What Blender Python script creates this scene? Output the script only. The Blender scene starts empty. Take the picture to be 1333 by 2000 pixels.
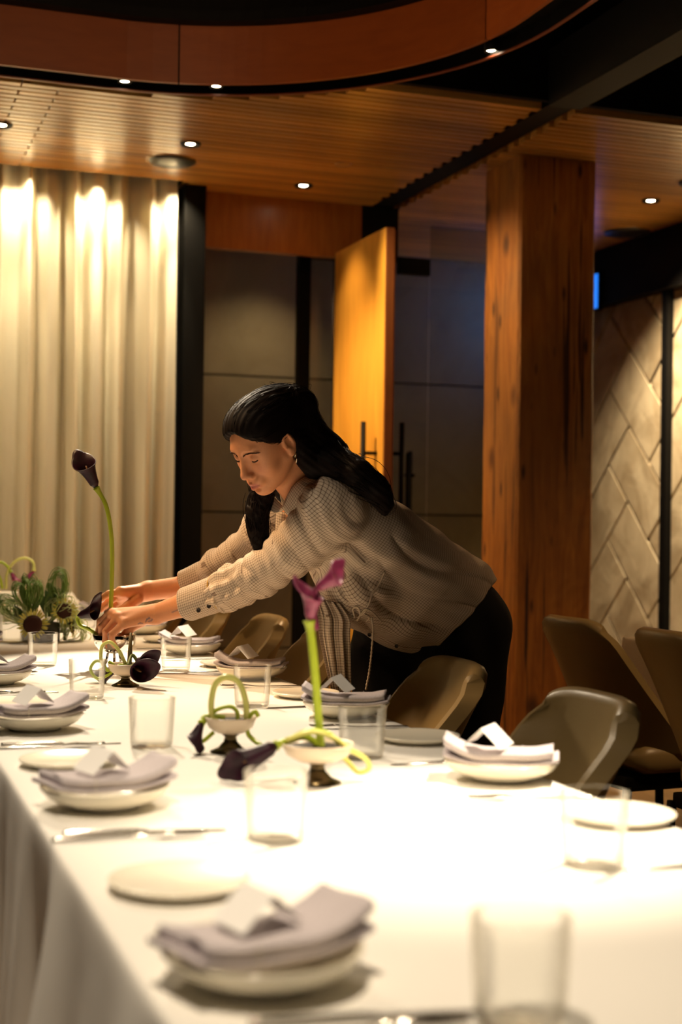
import bpy, bmesh, math, random
import numpy as np
from math import sin, cos, pi, radians, sqrt, atan, atan2
from mathutils import Vector, Matrix
random.seed(7); rng = np.random.default_rng(7)
SC = bpy.context.scene; COL = SC.collection
# ---------------------------------------------------------------- camera
FPX = 2778.; YAW = radians(19.5); ROLL = .0135; CX, CY = 666.5, 1000.; CAMZ = 1.15
PITCH = atan(13. / FPX)
def ray(u, v):
    "direction (depth 1) through pixel u,v of the 1333x2000 photograph"
    x = (u - CX) / FPX; y = -(v - CY) / FPX
    c, s = cos(ROLL), sin(ROLL)
    xr, yr = x * c - y * s, x * s + y * c
    cp, sp = cos(PITCH), sin(PITCH)
    d = (xr, cp - sp * yr, sp + cp * yr)
    return np.array([d[0] * cos(YAW) + d[1] * sin(YAW), -d[0] * sin(YAW) + d[1] * cos(YAW), d[2]])
CAM = np.array([0., 0., CAMZ])
def P(u, v, d): return CAM + ray(u, v) * d
def PZ(u, v, z):
    r = ray(u, v); return CAM + r * (z - CAMZ) / r[2]
fwd = ray(CX, CY); right = ray(CX + FPX, CY) - fwd; upv = ray(CX, CY - FPX) - fwd
cam = bpy.data.cameras.new('camera'); camo = bpy.data.objects.new('camera', cam); COL.objects.link(camo)
camo.matrix_world = Matrix(((right[0], upv[0], -fwd[0], 0), (right[1], upv[1], -fwd[1], 0), (right[2], upv[2], -fwd[2], CAMZ), (0, 0, 0, 1)))
cam.sensor_fit = 'VERTICAL'; cam.sensor_height = 36; cam.sensor_width = 24; cam.lens = 50
cam.clip_start = .05; cam.clip_end = 60
cam.dof.use_dof = True; cam.dof.focus_distance = 3.42; cam.dof.aperture_fstop = 3.0; cam.dof.aperture_blades = 0
SC.camera = camo
# ---------------------------------------------------------------- world, exposure, lights
W = bpy.data.worlds.new('world'); SC.world = W; W.use_nodes = True
W.node_tree.nodes['Background'].inputs[0].default_value = (1, .62, .3, 1)
W.node_tree.nodes['Background'].inputs[1].default_value = .006
vs = SC.view_settings; vs.view_transform = 'Standard'; vs.look = 'None'; vs.gamma = 1; vs.exposure = 1.35; vs.use_curve_mapping = False
SC.cycles.use_denoising = True
SC.cycles.max_bounces = 10; SC.cycles.transparent_max_bounces = 24; SC.cycles.caustics_refractive = False; SC.cycles.caustics_reflective = False
SC.cycles.sample_clamp_indirect = 6
WARM = (1, .62, .30)
def spot(name, loc, tgt, power, angle, blend=.6, color=WARM, size=.03):
    l = bpy.data.lights.new(name, 'SPOT'); l.energy = power; l.spot_size = radians(angle); l.spot_blend = blend; l.color = color; l.shadow_soft_size = size
    o = bpy.data.objects.new(name, l); COL.objects.link(o); o.location = loc
    o.rotation_euler = (Vector(tgt) - Vector(loc)).to_track_quat('-Z', 'Y').to_euler()
    return o
TW = (1, .82, .59)
spot('table_spot', (1.45, 5.05, 2.70), (.68, 3.82, .75), 330, 19, .9, TW)          # pool of light round her hands
spot('table_spot', (1.80, 2.15, 2.70), (.86, 1.72, .75), 280, 26, 1, TW)        # bright pool at the near end
spot('table_spot', (.75, 4.9, 2.70), (.60, 2.55, .75), 150, 34, 1, TW)
spot('table_spot', (.12, 3.2, 2.70), (.42, 2.7, .75), 54, 58, 1, TW)
spot('table_spot', (.10, 1.0, 2.70), (.42, 1.40, .75), 72, 60, 1, TW)
spot('table_spot', (.96, 5.18, 2.70), (.62, 5.0, .75), 60, 44, 1, TW)
spot('chair_spot', (1.75, 4.9, 2.70), (1.15, 4.6, .8), 60, 40, 1, WARM)
spot('ring_spot_sleeve', (-.35, 3.9, 2.70), (.98, 3.32, 1.0), 130, 28, 1, WARM, .22)
for x, pw in ((-.02, 60), (.37, 52), (.785, 60), (1.127, 66), (1.497, 60)):           # wall washers grazing the curtain
    spot('curtain_washer', (x, 6.58, 2.738), (x, 6.715, 2.42), pw*.22, 92, 1, (1, .80, .50), .015)
    spot('curtain_washer', (x, 6.60, 2.738), (x, 6.70, 1.6), pw*.62, 26, 1, (1, .80, .50), .015)
    spot('curtain_washer', (x, 6.46, 2.735), (x, 6.71, .9), pw*.14, 60, 1, (1, .74, .42), .02)
spot('downlight_spot', (1.404, 5.964, 2.72), (2.34, 6.42, 1.25), 75, 62, 1)
spot('downlight_spot', (2.09, 6.50, 2.72), (2.33, 6.42, 0), 12, 80, .8)
spot('downlight_spot', (.612, 5.972, 2.72), (.612, 5.972, 0), 14, 90, .8)
spot('downlight_spot', (3.78, 6.14, 2.72), (4.26, 6.45, 1.60), 150, 84, 1, (1, .76, .48))
spot('column_spot', (1.75, 5.9, 2.70), (2.80, 5.80, 1.9), 34, 60, 1, (1, .70, .36))
spot('ring_glow', (.65, 2.4, 2.95), (1.9, 4.6, 2.85), 16, 120, 1, (1, .6, .3), .25)
spot('back_room_light', (3.0, 2.6, 2.7), (2.6, 3.9, .6), 34, 80, 1, WARM, .1)
spot('downlight_spot', (3.6, 5.5, 2.70), (3.45, 5.6, 0), 45, 50, 1, (1, .76, .42))
spot('corridor_light', (2.35, 7.55, 2.66), (2.2, 8.05, .9), 6, 110, 1, (1, .80, .46), .04)
spot('screen_spill', (4.12, 7.60, 2.50), (3.6, 8.05, 2.3), 5, 120, 1, (.10, .28, 1), .08)

# ---------------------------------------------------------------- helpers
def tag(o, label=None, cat=None, group=None, kind=None):
    if label: o['label'] = label
    if cat: o['category'] = cat
    if group: o['group'] = group
    if kind: o['kind'] = kind
    return o
def empty(name, loc=(0, 0, 0), rz=0, label=None, cat=None, group=None, kind=None):
    o = bpy.data.objects.new(name, None); COL.objects.link(o); o.location = loc; o.rotation_euler = (0, 0, rz); o.empty_display_size = .05
    return tag(o, label, cat, group, kind)
def mobj(name, V, F, mat=None, parent=None, smooth=False, loc=None):
    me = bpy.data.meshes.new(name); me.from_pydata([tuple(map(float, v)) for v in V], [], [tuple(f) for f in F]); me.update()
    if smooth: me.shade_smooth()
    if mat: me.materials.append(mat)
    o = bpy.data.objects.new(name, me); COL.objects.link(o)
    if parent: o.parent = parent
    if loc is not None: o.location = loc
    return o
class MB:
    "collects geometry for ONE mesh object"
    def __init__(s): s.V = []; s.F = []
    def add(s, V, F):
        n = len(s.V); s.V += [tuple(v) for v in V]; s.F += [tuple(i + n for i in f) for f in F]; return s
    def box(s, x0, x1, y0, y1, z0, z1):
        return s.add([(x0,y0,z0),(x1,y0,z0),(x1,y1,z0),(x0,y1,z0),(x0,y0,z1),(x1,y0,z1),(x1,y1,z1),(x0,y1,z1)],
                     [(0,3,2,1),(4,5,6,7),(0,1,5,4),(1,2,6,5),(2,3,7,6),(3,0,4,7)])
    def rbox(s, x0, x1, y0, y1, z0, z1, b=.004):
        "box with chamfered edges"
        bm = bmesh.new(); bmesh.ops.create_cube(bm, size=1)
        for v in bm.verts: v.co = Vector(((x0+x1)/2+v.co.x*(x1-x0), (y0+y1)/2+v.co.y*(y1-y0), (z0+z1)/2+v.co.z*(z1-z0)))
        bmesh.ops.bevel(bm, geom=bm.edges[:], offset=b, segments=2, affect='EDGES', profile=.7)
        bm.verts.index_update(); s.add([v.co[:] for v in bm.verts], [[v.index for v in f.verts] for f in bm.faces]); bm.free(); return s
    def grid(s, pts, closed_u=False, closed_v=False):
        pts = np.asarray(pts); m, n = pts.shape[:2]
        F = []
        for i in range(m if closed_u else m - 1):
            for j in range(n if closed_v else n - 1):
                i2, j2 = (i + 1) % m, (j + 1) % n
                F.append((i*n+j, i*n+j2, i2*n+j2, i2*n+j))
        return s.add(pts.reshape(-1, 3), F)
    def lathe(s, prof, c=(0,0,0), seg=48, cap=False):
        pts = [[(c[0]+r*cos(2*pi*k/seg), c[1]+r*sin(2*pi*k/seg), c[2]+z) for k in range(seg)] for r, z in prof]
        s.grid(pts, closed_v=True)
        if cap:
            n = len(s.V); s.F.append(tuple(range(n-seg, n))); s.F.append(tuple(reversed(range(n-seg*len(prof), n-seg*len(prof)+seg))))
        return s
    def tube(s, path, r, seg=8, cap=True, flat=None):
        path = np.asarray(path, float); n = len(path)
        r = np.full(n, r) if np.isscalar(r) else np.asarray(r, float)
        T = np.gradient(path, axis=0); T /= np.linalg.norm(T, axis=1)[:, None] + 1e-12
        a = np.array([0, 0, 1.]) if abs(T[0][2]) < .9 else np.array([1., 0, 0])
        N = np.cross(T[0], a); N /= np.linalg.norm(N); rings = []
        for i in range(n):
            N = N - T[i] * (N @ T[i]); N /= np.linalg.norm(N) + 1e-12; B = np.cross(T[i], N)
            f = 1 if flat is None else flat
            rings.append([path[i] + r[i] * (cos(2*pi*k/seg) * N + f * sin(2*pi*k/seg) * B) for k in range(seg)])
        b = len(s.V); s.grid(rings, closed_v=True)
        if cap: s.F.append(tuple(reversed(range(b, b+seg)))); s.F.append(tuple(range(b+(n-1)*seg, b+n*seg)))
        return s
    def build(s, name, mat=None, parent=None, smooth=False, loc=None, label=None):
        o = mobj(name, s.V, s.F, mat, parent, smooth, loc)
        if label: o['label'] = label
        return o
def box(name, x0, x1, y0, y1, z0, z1, mat, parent=None, kind=None, bev=0):
    m = MB(); m.rbox(x0,x1,y0,y1,z0,z1,bev) if bev else m.box(x0,x1,y0,y1,z0,z1)
    o = m.build(name, mat, parent)
    if kind: o['kind'] = kind
    return o
def copy_tree(o, parent=None):
    c = o.copy(); COL.objects.link(c); c.parent = parent
    for ch in list(o.children): copy_tree(ch, c)
    return c
def smooth_path(pts, n=40):
    "Catmull-Rom through points"
    p = np.asarray(pts, float); p = np.vstack([2*p[0]-p[1], p, 2*p[-1]-p[-2]]); out = []
    m = len(p) - 3
    for t in np.linspace(0, m - 1e-6, n):
        i = int(t); f = t - i; a, b, c, d = p[i:i+4]
        out.append(.5*((2*b)+(-a+c)*f+(2*a-5*b+4*c-d)*f*f+(-a+3*b-3*c+d)*f**3))
    return np.array(out)
def ss(e0, e1, x):
    t = np.clip((x - e0) / (e1 - e0), 0, 1); return t * t * (3 - 2 * t)

# ---------------------------------------------------------------- materials
def mat(name, color=(.5,.5,.5), rough=.5, metal=0, spec=.5, emis=None, estr=0, **kw):
    m = bpy.data.materials.new(name); m.use_nodes = True; b = m.node_tree.nodes['Principled BSDF']
    b.inputs['Base Color'].default_value = (*color, 1); b.inputs['Roughness'].default_value = rough
    b.inputs['Metallic'].default_value = metal; b.inputs['Specular IOR Level'].default_value = spec
    if emis: b.inputs['Emission Color'].default_value = (*emis, 1); b.inputs['Emission Strength'].default_value = estr
    for k, v in kw.items():
        b.inputs[k.replace('_', ' ')].default_value = v
    return m
class NT:
    def __init__(s, m): s.m = m; s.t = m.node_tree; s.b = s.t.nodes['Principled BSDF']
    def n(s, typ, **kw):
        x = s.t.nodes.new(typ)
        for k, v in kw.items():
            if k.startswith('_'): x.inputs[k[1:].replace('_', ' ')].default_value = v
            else: setattr(x, k, v)
        return x
    def l(s, a, b): s.t.links.new(a, b)
    def coords(s, scale=(1,1,1), obj=True, rot=(0,0,0)):
        tc = s.n('ShaderNodeTexCoord'); mp = s.n('ShaderNodeMapping'); mp.inputs['Scale'].default_value = scale; mp.inputs['Rotation'].default_value = rot
        s.l(tc.outputs['Object' if obj else 'Generated'], mp.inputs[0]); return mp.outputs[0]
    def noise(s, vec, scale=5, detail=4, rough=.5, dist=0):
        x = s.n('ShaderNodeTexNoise'); x.inputs['Scale'].default_value = scale; x.inputs['Detail'].default_value = detail
        x.inputs['Roughness'].default_value = rough; x.inputs['Distortion'].default_value = dist; s.l(vec, x.inputs['Vector']); return x.outputs['Fac']
    def ramp(s, fac, stops):
        r = s.n('ShaderNodeValToRGB'); e = r.color_ramp.elements
        while len(e) < len(stops): e.new(.5)
        for q, (p, c) in zip(e, stops): q.position = p; q.color = (*c, 1) if len(c) == 3 else c
        s.l(fac, r.inputs[0]); return r.outputs[0]
    def bump(s, h, strength=.3, dist=.01):
        x = s.n('ShaderNodeBump'); x.inputs['Strength'].default_value = strength; x.inputs['Distance'].default_value = dist
        s.l(h, x.inputs['Height']); s.l(x.outputs[0], s.b.inputs['Normal']); return x
    def mix(s, fac, a, b, mode='MIX'):
        x = s.n('ShaderNodeMix', data_type='RGBA', blend_type=mode)
        for sock, v in ((x.inputs['Factor'], fac), (x.inputs[6], a), (x.inputs[7], b)):
            if isinstance(v, (int, float)): sock.default_value = v
            elif isinstance(v, tuple): sock.default_value = (*v, 1)
            else: s.l(v, sock)
        return x.outputs[2]
    def color(s, c): s.l(c, s.b.inputs['Base Color'])
def wood(name, c1, c2, scale=(1, 14, 14), rough=.4, nscale=3., per_object=True, bump=.15, coat=0):
    m = mat(name, c1, rough); t = NT(m); v = t.coords(scale)
    if per_object:
        oi = t.n('ShaderNodeObjectInfo'); mu = t.n('ShaderNodeVectorMath', operation='ADD'); cx = t.n('ShaderNodeCombineXYZ')
        ml = t.n('ShaderNodeMath', operation='MULTIPLY'); ml.inputs[1].default_value = 37.
        t.l(oi.outputs['Random'], ml.inputs[0]); t.l(ml.outputs[0], cx.inputs[0]); t.l(ml.outputs[0], cx.inputs[1])
        t.l(v, mu.inputs[0]); t.l(cx.outputs[0], mu.inputs[1]); v = mu.outputs[0]
    f = t.noise(v, nscale, 6, .6, .6); c = t.ramp(f, [(.3, c1), (.7, c2)])
    if per_object:
        h = t.n('ShaderNodeHueSaturation'); mr = t.n('ShaderNodeMapRange'); mr.inputs[3].default_value = .72; mr.inputs[4].default_value = 1.2
        t.l(oi.outputs['Random'], mr.inputs[0]); t.l(mr.outputs[0], h.inputs['Value']); t.l(c, h.inputs['Color']); c = h.outputs[0]
    t.color(c); t.bump(f, bump, .003)
    if coat: t.b.inputs['Coat Weight'].default_value = coat; t.b.inputs['Coat Roughness'].default_value = .25
    return m
M = {}
M['slat'] = wood('slat_wood', (.46, .205, .045), (.70, .36, .10), (1.2, 22, 22), .30, coat=.4)
M['header'] = wood('header_wood', (.32, .10, .014), (.45, .165, .028), (10, 10, 1.1), .4, coat=.2)
M['door'] = wood('door_wood', (.62, .30, .035), (.78, .43, .065), (9, 9, .8), .38, 2.5, coat=.3)
M['door_edge'] = wood('door_edge_wood', (.22, .07, .02), (.33, .11, .03), (9, 9, .8), .5)
M['ring'] = wood('ring_veneer', (.34, .075, .012), (.42, .098, .016), (3, 3, 14), .45, 2, bump=.03)
M['lip'] = mat('ring_lip_paint', (.30, .07, .03), .4)
M['black'] = mat('black_paint', (.005, .0045, .004), .6, spec=.15)
M['black_metal'] = mat('black_metal', (.004, .0038, .0035), .5, spec=.12)
M['dark_ceiling'] = mat('dark_ceiling', (.014, .012, .010), .8)
M['beam_grey'] = mat('dark_grey_beam', (.005, .004, .0032), .7)
M['floor'] = wood('floor_wood', (.20, .11, .04), (.34, .20, .08), (12, 1.2, 12), .45)
def knotty():
    m = mat('reclaimed_fir', (.4, .18, .04), .62); t = NT(m)
    v = t.coords((9, 9, 1.0)); f = t.noise(v, 2.2, 8, .65, 1.0)
    c = t.ramp(f, [(.25, (.17, .050, .006)), (.5, (.36, .125, .016)), (.75, (.52, .215, .034))])
    v2 = t.coords((1, 1, 1)); big = t.noise(v2, 1.7, 3, .5, .4)
    c = t.mix(t.ramp(big, [(.42, (0,0,0)), (.62, (1,1,1))]), c, t.mix(.5, c, (.17, .085, .03)))
    def spots(sc, thr, stretch):
        vo = t.n('ShaderNodeTexVoronoi', feature='F1'); vo.inputs['Scale'].default_value = sc; vo.inputs['Randomness'].default_value = 1
        t.l(t.coords(stretch), vo.inputs['Vector']); return t.ramp(vo.outputs['Distance'], [(thr*.4, (1,1,1)), (thr, (0,0,0))])
    k = spots(2.6, .19, (1.6, 1.6, 1)); c = t.mix(k, c, (.10, .035, .008))
    k2 = spots(8, .17, (1.5, 1.5, .45)); c = t.mix(k2, c, (.035, .014, .005))
    cr = t.noise(t.coords((26, 26, .55)), 1.3, 3, .5, .3)
    crk = t.ramp(cr, [(.345, (1,1,1)), (.375, (0,0,0))]); c = t.mix(crk, c, (.05, .018, .006))
    t.color(c); t.bump(f, .5, .006); return m
M['column'] = knotty()
def stone(name, c1, c2, c3):
    m = mat(name, c1, .75); t = NT(m)
    oi = t.n('ShaderNodeObjectInfo'); cx = t.n('ShaderNodeCombineXYZ'); ml = t.n('ShaderNodeMath', operation='MULTIPLY'); ml.inputs[1].default_value = 53.
    t.l(oi.outputs['Random'], ml.inputs[0]); t.l(ml.outputs[0], cx.inputs[0]); t.l(ml.outputs[0], cx.inputs[2])
    ad = t.n('ShaderNodeVectorMath', operation='ADD'); t.l(t.coords((1, 1, 1)), ad.inputs[0]); t.l(cx.outputs[0], ad.inputs[1])
    f = t.noise(ad.outputs[0], 4, 8, .65, .8); g = t.noise(ad.outputs[0], 1.6, 4, .5, 2)
    c = t.ramp(f, [(.3, c1), (.6, c2)]); c = t.mix(t.ramp(g, [(.5, (0,0,0)), (.62, (1,1,1))]), c, t.mix(.55, c, c3))
    t.color(c); t.bump(f, .6, .01); return m
M['tile'] = stone('travertine_tile', (.42, .33, .20), (.62, .53, .36), (.24, .17, .09))
M['panel'] = stone('limestone_panel', (.25, .19, .105), (.29, .225, .13), (.22, .165, .09))
M['grout'] = mat('dark_grout', (.018, .014, .010), .9)
M['glow'] = mat('lamp_glow', (1, .9, .7), .5, emis=(1, .82, .55), estr=14)
M['glow_dim'] = mat('lamp_glow_dim', (1, .9, .7), .5, emis=(1, .80, .50), estr=5)
M['speaker'] = mat('speaker_grille', (.035, .033, .03), .35, .3)
M['screen'] = mat('blue_screen', (.0, .05, .2), .3, emis=(.02, .22, 1), estr=.45)
def clear_glass(name, tint=(.96, .97, .94), edge=(.45, .44, .38), refl=.06, power=1.0):
    m = bpy.data.materials.new(name); m.use_nodes = True; nt = m.node_tree; nt.nodes.clear()
    out = nt.nodes.new('ShaderNodeOutputMaterial'); mx = nt.nodes.new('ShaderNodeMixShader'); tr = nt.nodes.new('ShaderNodeBsdfTransparent')
    gl = nt.nodes.new('ShaderNodeBsdfGlossy'); gl.inputs['Roughness'].default_value = .02; gl.inputs['Color'].default_value = (1, 1, 1, 1)
    lw = nt.nodes.new('ShaderNodeLayerWeight'); lw.inputs['Blend'].default_value = .22
    rp = nt.nodes.new('ShaderNodeValToRGB'); rp.color_ramp.elements[0].color = (*tint, 1); rp.color_ramp.elements[0].position = .35; rp.color_ramp.elements[1].color = (*edge, 1)
    lf = nt.nodes.new('ShaderNodeLayerWeight'); lf.inputs['Blend'].default_value = .5
    nt.links.new(lf.outputs['Facing'], rp.inputs[0]); nt.links.new(rp.outputs[0], tr.inputs[0])
    mu = nt.nodes.new('ShaderNodeMath'); mu.operation = 'MULTIPLY_ADD'; mu.inputs[1].default_value = power; mu.inputs[2].default_value = refl; mu.use_clamp = True
    nt.links.new(lw.outputs['Fresnel'], mu.inputs[0]); nt.links.new(mu.outputs[0], mx.inputs[0]); nt.links.new(tr.outputs[0], mx.inputs[1]); nt.links.new(gl.outputs[0], mx.inputs[2]); nt.links.new(mx.outputs[0], out.inputs[0])
    return m
M['glass'] = clear_glass('tumbler_glass', (.995, .995, .985), (.83, .81, .75), .02, .5)
M['pane'] = clear_glass('window_glass', (.80, .82, .78), (.5, .5, .48), .03, .5)

# ---------------------------------------------------------------- the room
H = 2.75
box('floor', -3.2, 5.2, -1.6, 8.4, -.06, 0, M['floor'], kind='structure')
box('wall_left', -3.3, -3.2, -1.6, 8.4, 0, 3.7, M['black'], kind='structure')
box('wall_front', -3.2, 5.2, -1.7, -1.6, 0, 3.7, M['black'], kind='structure')
# back wall: limestone panels in courses
back = box('wall_back', -3.2, 5.2, 8.085, 8.2, 0, 3.7, M['grout'], kind='structure')
zs = [0, .38, 1.18, 1.98, 2.78]
for r in range(4):
    x = -1.0
    while x < 4.9:
        box('panel', x + .004, x + 2.596, 8.05 + rng.uniform(0, .004), 8.09, zs[r] + .005, zs[r+1] - .005, M['panel'], back, bev=.003)
        x += 2.6
# right wall: stone tiles laid on the diagonal, herringbone
XW = 4.28
rw = box('wall_right', XW + .02, XW + .14, -1.6, 8.4, 0, 3.7, M['grout'], kind='structure')
def clip_poly(poly, box_):
    y0, y1, z0, z1 = box_
    for ax, lim, sgn in ((0, y0, 1), (0, y1, -1), (1, z0, 1), (1, z1, -1)):
        out = []
        for i in range(len(poly)):
            a, b = poly[i-1], poly[i]; da, db = sgn*(a[ax]-lim), sgn*(b[ax]-lim)
            if da >= 0: out.append(a)
            if (da >= 0) != (db >= 0):
                t = da/(da-db); out.append((a[0]+t*(b[0]-a[0]), a[1]+t*(b[1]-a[1])))
        poly = out
        if len(poly) < 3: return None
    return poly
tw_, g_ = .31, .0095
for i in range(-16, 17):
    for j in range(-16, 17):
        for hv in (0, 1):
            # herringbone cell: step (i,j)
            ax = (i * tw_ + j * 2 * tw_, i * tw_ - j * 2 * tw_)
            if hv == 0: r = (ax[0], ax[0] + 2*tw_, ax[1], ax[1] + tw_)
            else: r = (ax[0] + 0, ax[0] + tw_, ax[1] + tw_, ax[1] + 3*tw_)
            q = [(r[0]+g_, r[2]+g_), (r[1]-g_, r[2]+g_), (r[1]-g_, r[3]-g_), (r[0]+g_, r[3]-g_)]
            c45 = cos(pi/4); q = [(6.93 + (a-b)*c45, 1.49 + (a+b)*c45) for a, b in q]
            if max(p[0] for p in q) < 5.2 or min(p[0] for p in q) > 8.05 or min(p[1] for p in q) > 2.4 or max(p[1] for p in q) < 0: continue
            q = clip_poly(q, (5.0, 8.04, .005, 2.44))
            if not q: continue
            n = len(q); e = rng.uniform(-.004, .0); tl = rng.uniform(-.006, .006, 2); cy = sum(p[0] for p in q)/n; cz = sum(p[1] for p in q)/n
            f = [(XW + e + tl[0]*(p[0]-cy) + tl[1]*(p[1]-cz), p[0], p[1]) for p in q]; bk = [(XW+.03, p[0], p[1]) for p in q]
            mobj('tile', f+bk, [tuple(range(n))] + [(k, (k+1) % n, n+(k+1) % n, n+k)[::-1] for k in range(n)], M['tile'], rw)
bw = box('trim_1', 4.20, 4.42, -1.6, 8.05, 2.42, 2.76, M['black'], kind='structure')
box('trim_2', 4.235, 4.275, 6.69, 6.745, .0, 2.42, M['black_metal'], kind='structure')
sc_ = empty('display_screen', (4.19, 7.52, 2.40), 0, 'small blue-glowing screen mounted on the black beam beside the timber column', 'screen')
MB().rbox(-.012, .012, -.19, .155, -.01, .22, .004).build('screen_frame', M['black_metal'], sc_)
MB().box(-.016, -.011, -.175, .14, .005, .205).build('screen_face', M['screen'], sc_)
# ceilings
box('ceiling', -3.2, 5.2, -1.6, 4.93, 3.35, 3.45, M['dark_ceiling'], kind='structure')
box('ceiling_lower', 1.86, 4.6, 4.93, 5.34, H + .055, H + .075, M['dark_ceiling'], kind='structure').name = 'ceiling.002'
cl = box('ceiling_lower', -1.9, 4.6, 5.335, 8.1, H + .055, H + .075, M['dark_ceiling'], kind='structure'); cl.name = 'ceiling.001'
box('trim_3', 1.86, 4.6, 4.90, 4.93, H + .022, 3.35, M['black'], kind='structure')
pitch = .0535
slat_mesh = {}
def slat(x0, x1, y):
    k = (round(x0, 3), round(x1, 3))
    if k not in slat_mesh:
        m = MB().rbox(x0, x1, 0, .041, H, H + .032, .002); o = m.build('slat', M['slat'], cl); slat_mesh[k] = o.data
    else:
        o = bpy.data.objects.new('slat', slat_mesh[k]); COL.objects.link(o); o.parent = cl
    o.location = (0, y, 0)
k = 0; y = 4.945
while y < 8.0:
    if y < 6.65:
        brk = .62 + (.14 if k % 2 else 0); Ro = 1.11 + .142; yy = y + .0
        if y < 5.34:                                             # cut round the oval ring
            xr_ = .93 + sqrt(max(Ro*Ro - (yy-4.08)**2, 0)) if yy < 4.08 + Ro else .93
            slat(xr_, 2.555 - (.018 if k % 2 else 0), y)
        else: slat(-1.6, brk, y); slat(brk + .006, 2.555 - (.018 if k % 2 else 0), y)
    elif y < 6.76: slat(-1.6, 1.56, y) if y < 6.5 else None; slat(1.565, 2.555, y)
    elif y < 8.0: slat(1.565, 2.555, y)
    slat(2.70 + (.018 if k % 2 else 0), 4.5, y)
    y += pitch; k += 1
box('trim_4', 2.575, 2.685, 4.93, 8.05, H + .012, H + .054, M['black'], kind='structure')     # recessed track for the sliding partition
box('trim_5', 2.56, 2.70, -1.6, 4.90, H, H + .22, M['beam_grey'], kind='structure')
# partition wall between dining room and corridor
hd = box('trim_7', 1.665, 2.50, 6.80, 6.86, 2.475, H - .001, M['header'], kind='structure', bev=.003)
box('trim_8', 2.50, 2.70, 6.80, 6.90, 2.475, H, M['black'], kind='structure')
box('trim_9', 1.555, 1.660, 6.70, 6.88, 0, H, M['black_metal'], kind='structure', bev=.004)
w1 = box('window_1', 2.265, 2.33, 7.10, 7.16, 0, 2.60, M['black_metal'], kind='structure', bev=.004)
MB().box(2.33, 2.52, 7.10, 7.16, 2.52, 2.60).build('head_rail', M['black_metal'], w1)
MB().box(2.33, 2.52, 7.125, 7.135, 0, 2.52).build('pane', M['pane'], w1)
dr = empty('door_1', (2.36, 6.78, 0), 0, 'honey-coloured timber pivot door standing open beside the timber column', 'door')
MB().rbox(-.008, .034, -.70, 0, .01, 2.49, .003).build('leaf', M['door'], dr)
MB().rbox(-.007, .033, -.712, -.70, .01, 2.488, .002).build('edge_strip', M['door_edge'], dr, label='dark reddish edge of the door')
MB().rbox(.034, .041, -.705, -.004, .02, 2.48, .002).build('back_face', M['door_edge'], dr)
def pull(parent, x, y, z0, z1, zs_, side, r=.0125, sty=.0):
    p = MB().tube([(x, y, z0), (x, y, z1)], r, 12); h = p.build('handle', M['black_metal'], parent, True)
    for z in zs_: MB().tube([(x, y, z), (side, y + sty, z)], .009, 10).build('standoff', M['black_metal'], h, True)
pull(dr, -.075, -.62, 1.02, 1.60, (1.12, 1.455), -.008, sty=.0)
pull(dr, .11, -.64, 1.02, 1.60, (1.12, 1.455), .041)
gd = empty('door_2', (2.42, 7.0, 0), 0, 'clear glass door leaf with black corner patch and tall black pull bars', 'door')
MB().rbox(0, .54, 0, .012, .02, 2.535, .002).build('pane', M['pane'], gd)
MB().rbox(.36, .542, -.012, .024, 2.45, 2.54, .003).build('patch_fitting', M['black_metal'], gd)
pull(gd, .41, -.055, .95, 1.50, (1.05, 1.385), .41, sty=.055); pull(gd, .47, .065, .95, 1.515, (1.05, 1.385), .47, sty=-.055)
w2 = box('window_2', 2.97, 3.62, 7.0, 7.012, 0, 2.72, M['pane'], kind='structure')
cor = empty('corridor_lamp', (2.185, 7.75, 2.75), 0, 'small round glowing lamp on the corridor ceiling beyond the header', 'lamp')
MB().lathe([(.0, 0), (.03, 0), (.03, -.05), (.026, -.05)], cap=False).build('housing', M['black_metal'], cor, True)
MB().lathe([(.0, -.052), (.018, -.05), (.026, -.045)], seg=24).build('diffuser', M['glow_dim'], cor, True)
# recessed downlights
def downlight(x, y, z=H, r=.032, label='', on=True, tilt=None):
    o = empty('downlight', (x, y, z), 0, label, 'downlight', 'recessed downlights')
    MB().lathe([(r*.6, -.001), (r*.95, -.004), (r*1.3, -.009), (r*1.4, -.001), (r*1.4, .02)], seg=32).build('bezel', M['black_metal'], o, True)
    MB().lathe([(.0, -.006), (r*.4, -.0055), (r*.62, -.003)], seg=24).build('bulb', M['glow'] if on else M['glow_dim'], o, True)
    if tilt: o.rotation_euler = tilt
downlight(1.404, 5.964, label='recessed ceiling downlight just in front of the round ceiling speaker by the curtain')
downlight(.612, 5.972, label='recessed ceiling downlight above the curtain, left of the ceiling speaker')
downlight(2.088, 6.50, label='recessed ceiling downlight above the timber header')
downlight(3.782, 6.136, label='recessed ceiling downlight between timber column and stone wall')
def ceiling_speaker(x, y, r, label):
    o = empty('ceiling_speaker', (x, y, H), 0, label, 'speaker')
    MB().lathe([(.0, -.013), (r*.85, -.011), (r*.97, -.006), (r, .002)], seg=48).build('grille', M['speaker'], o, True)
    MB().lathe([(r*1.0, .002), (r*1.12, -.003), (r*1.14, .004)], seg=48).build('surround_ring', M['slat'], o, True)
ceiling_speaker(1.40, 6.29, .108, 'round black ceiling speaker in the slats near the curtain top')
ceiling_speaker(4.08, 6.86, .13, 'round black ceiling speaker in shade above the stone-tiled wall')
ceiling_speaker(3.80, 5.72, .11, 'round black ceiling speaker by the downlight beyond the timber column')
o = empty('ceiling_sensor', (2.13, 6.05, H), 0, 'small flat wood-coloured disc on the slatted ceiling near the track', 'sensor')
MB().lathe([(.0, -.008), (.035, -.007), (.04, .001)], seg=32).build('cover', M['slat'], o, True)
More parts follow.
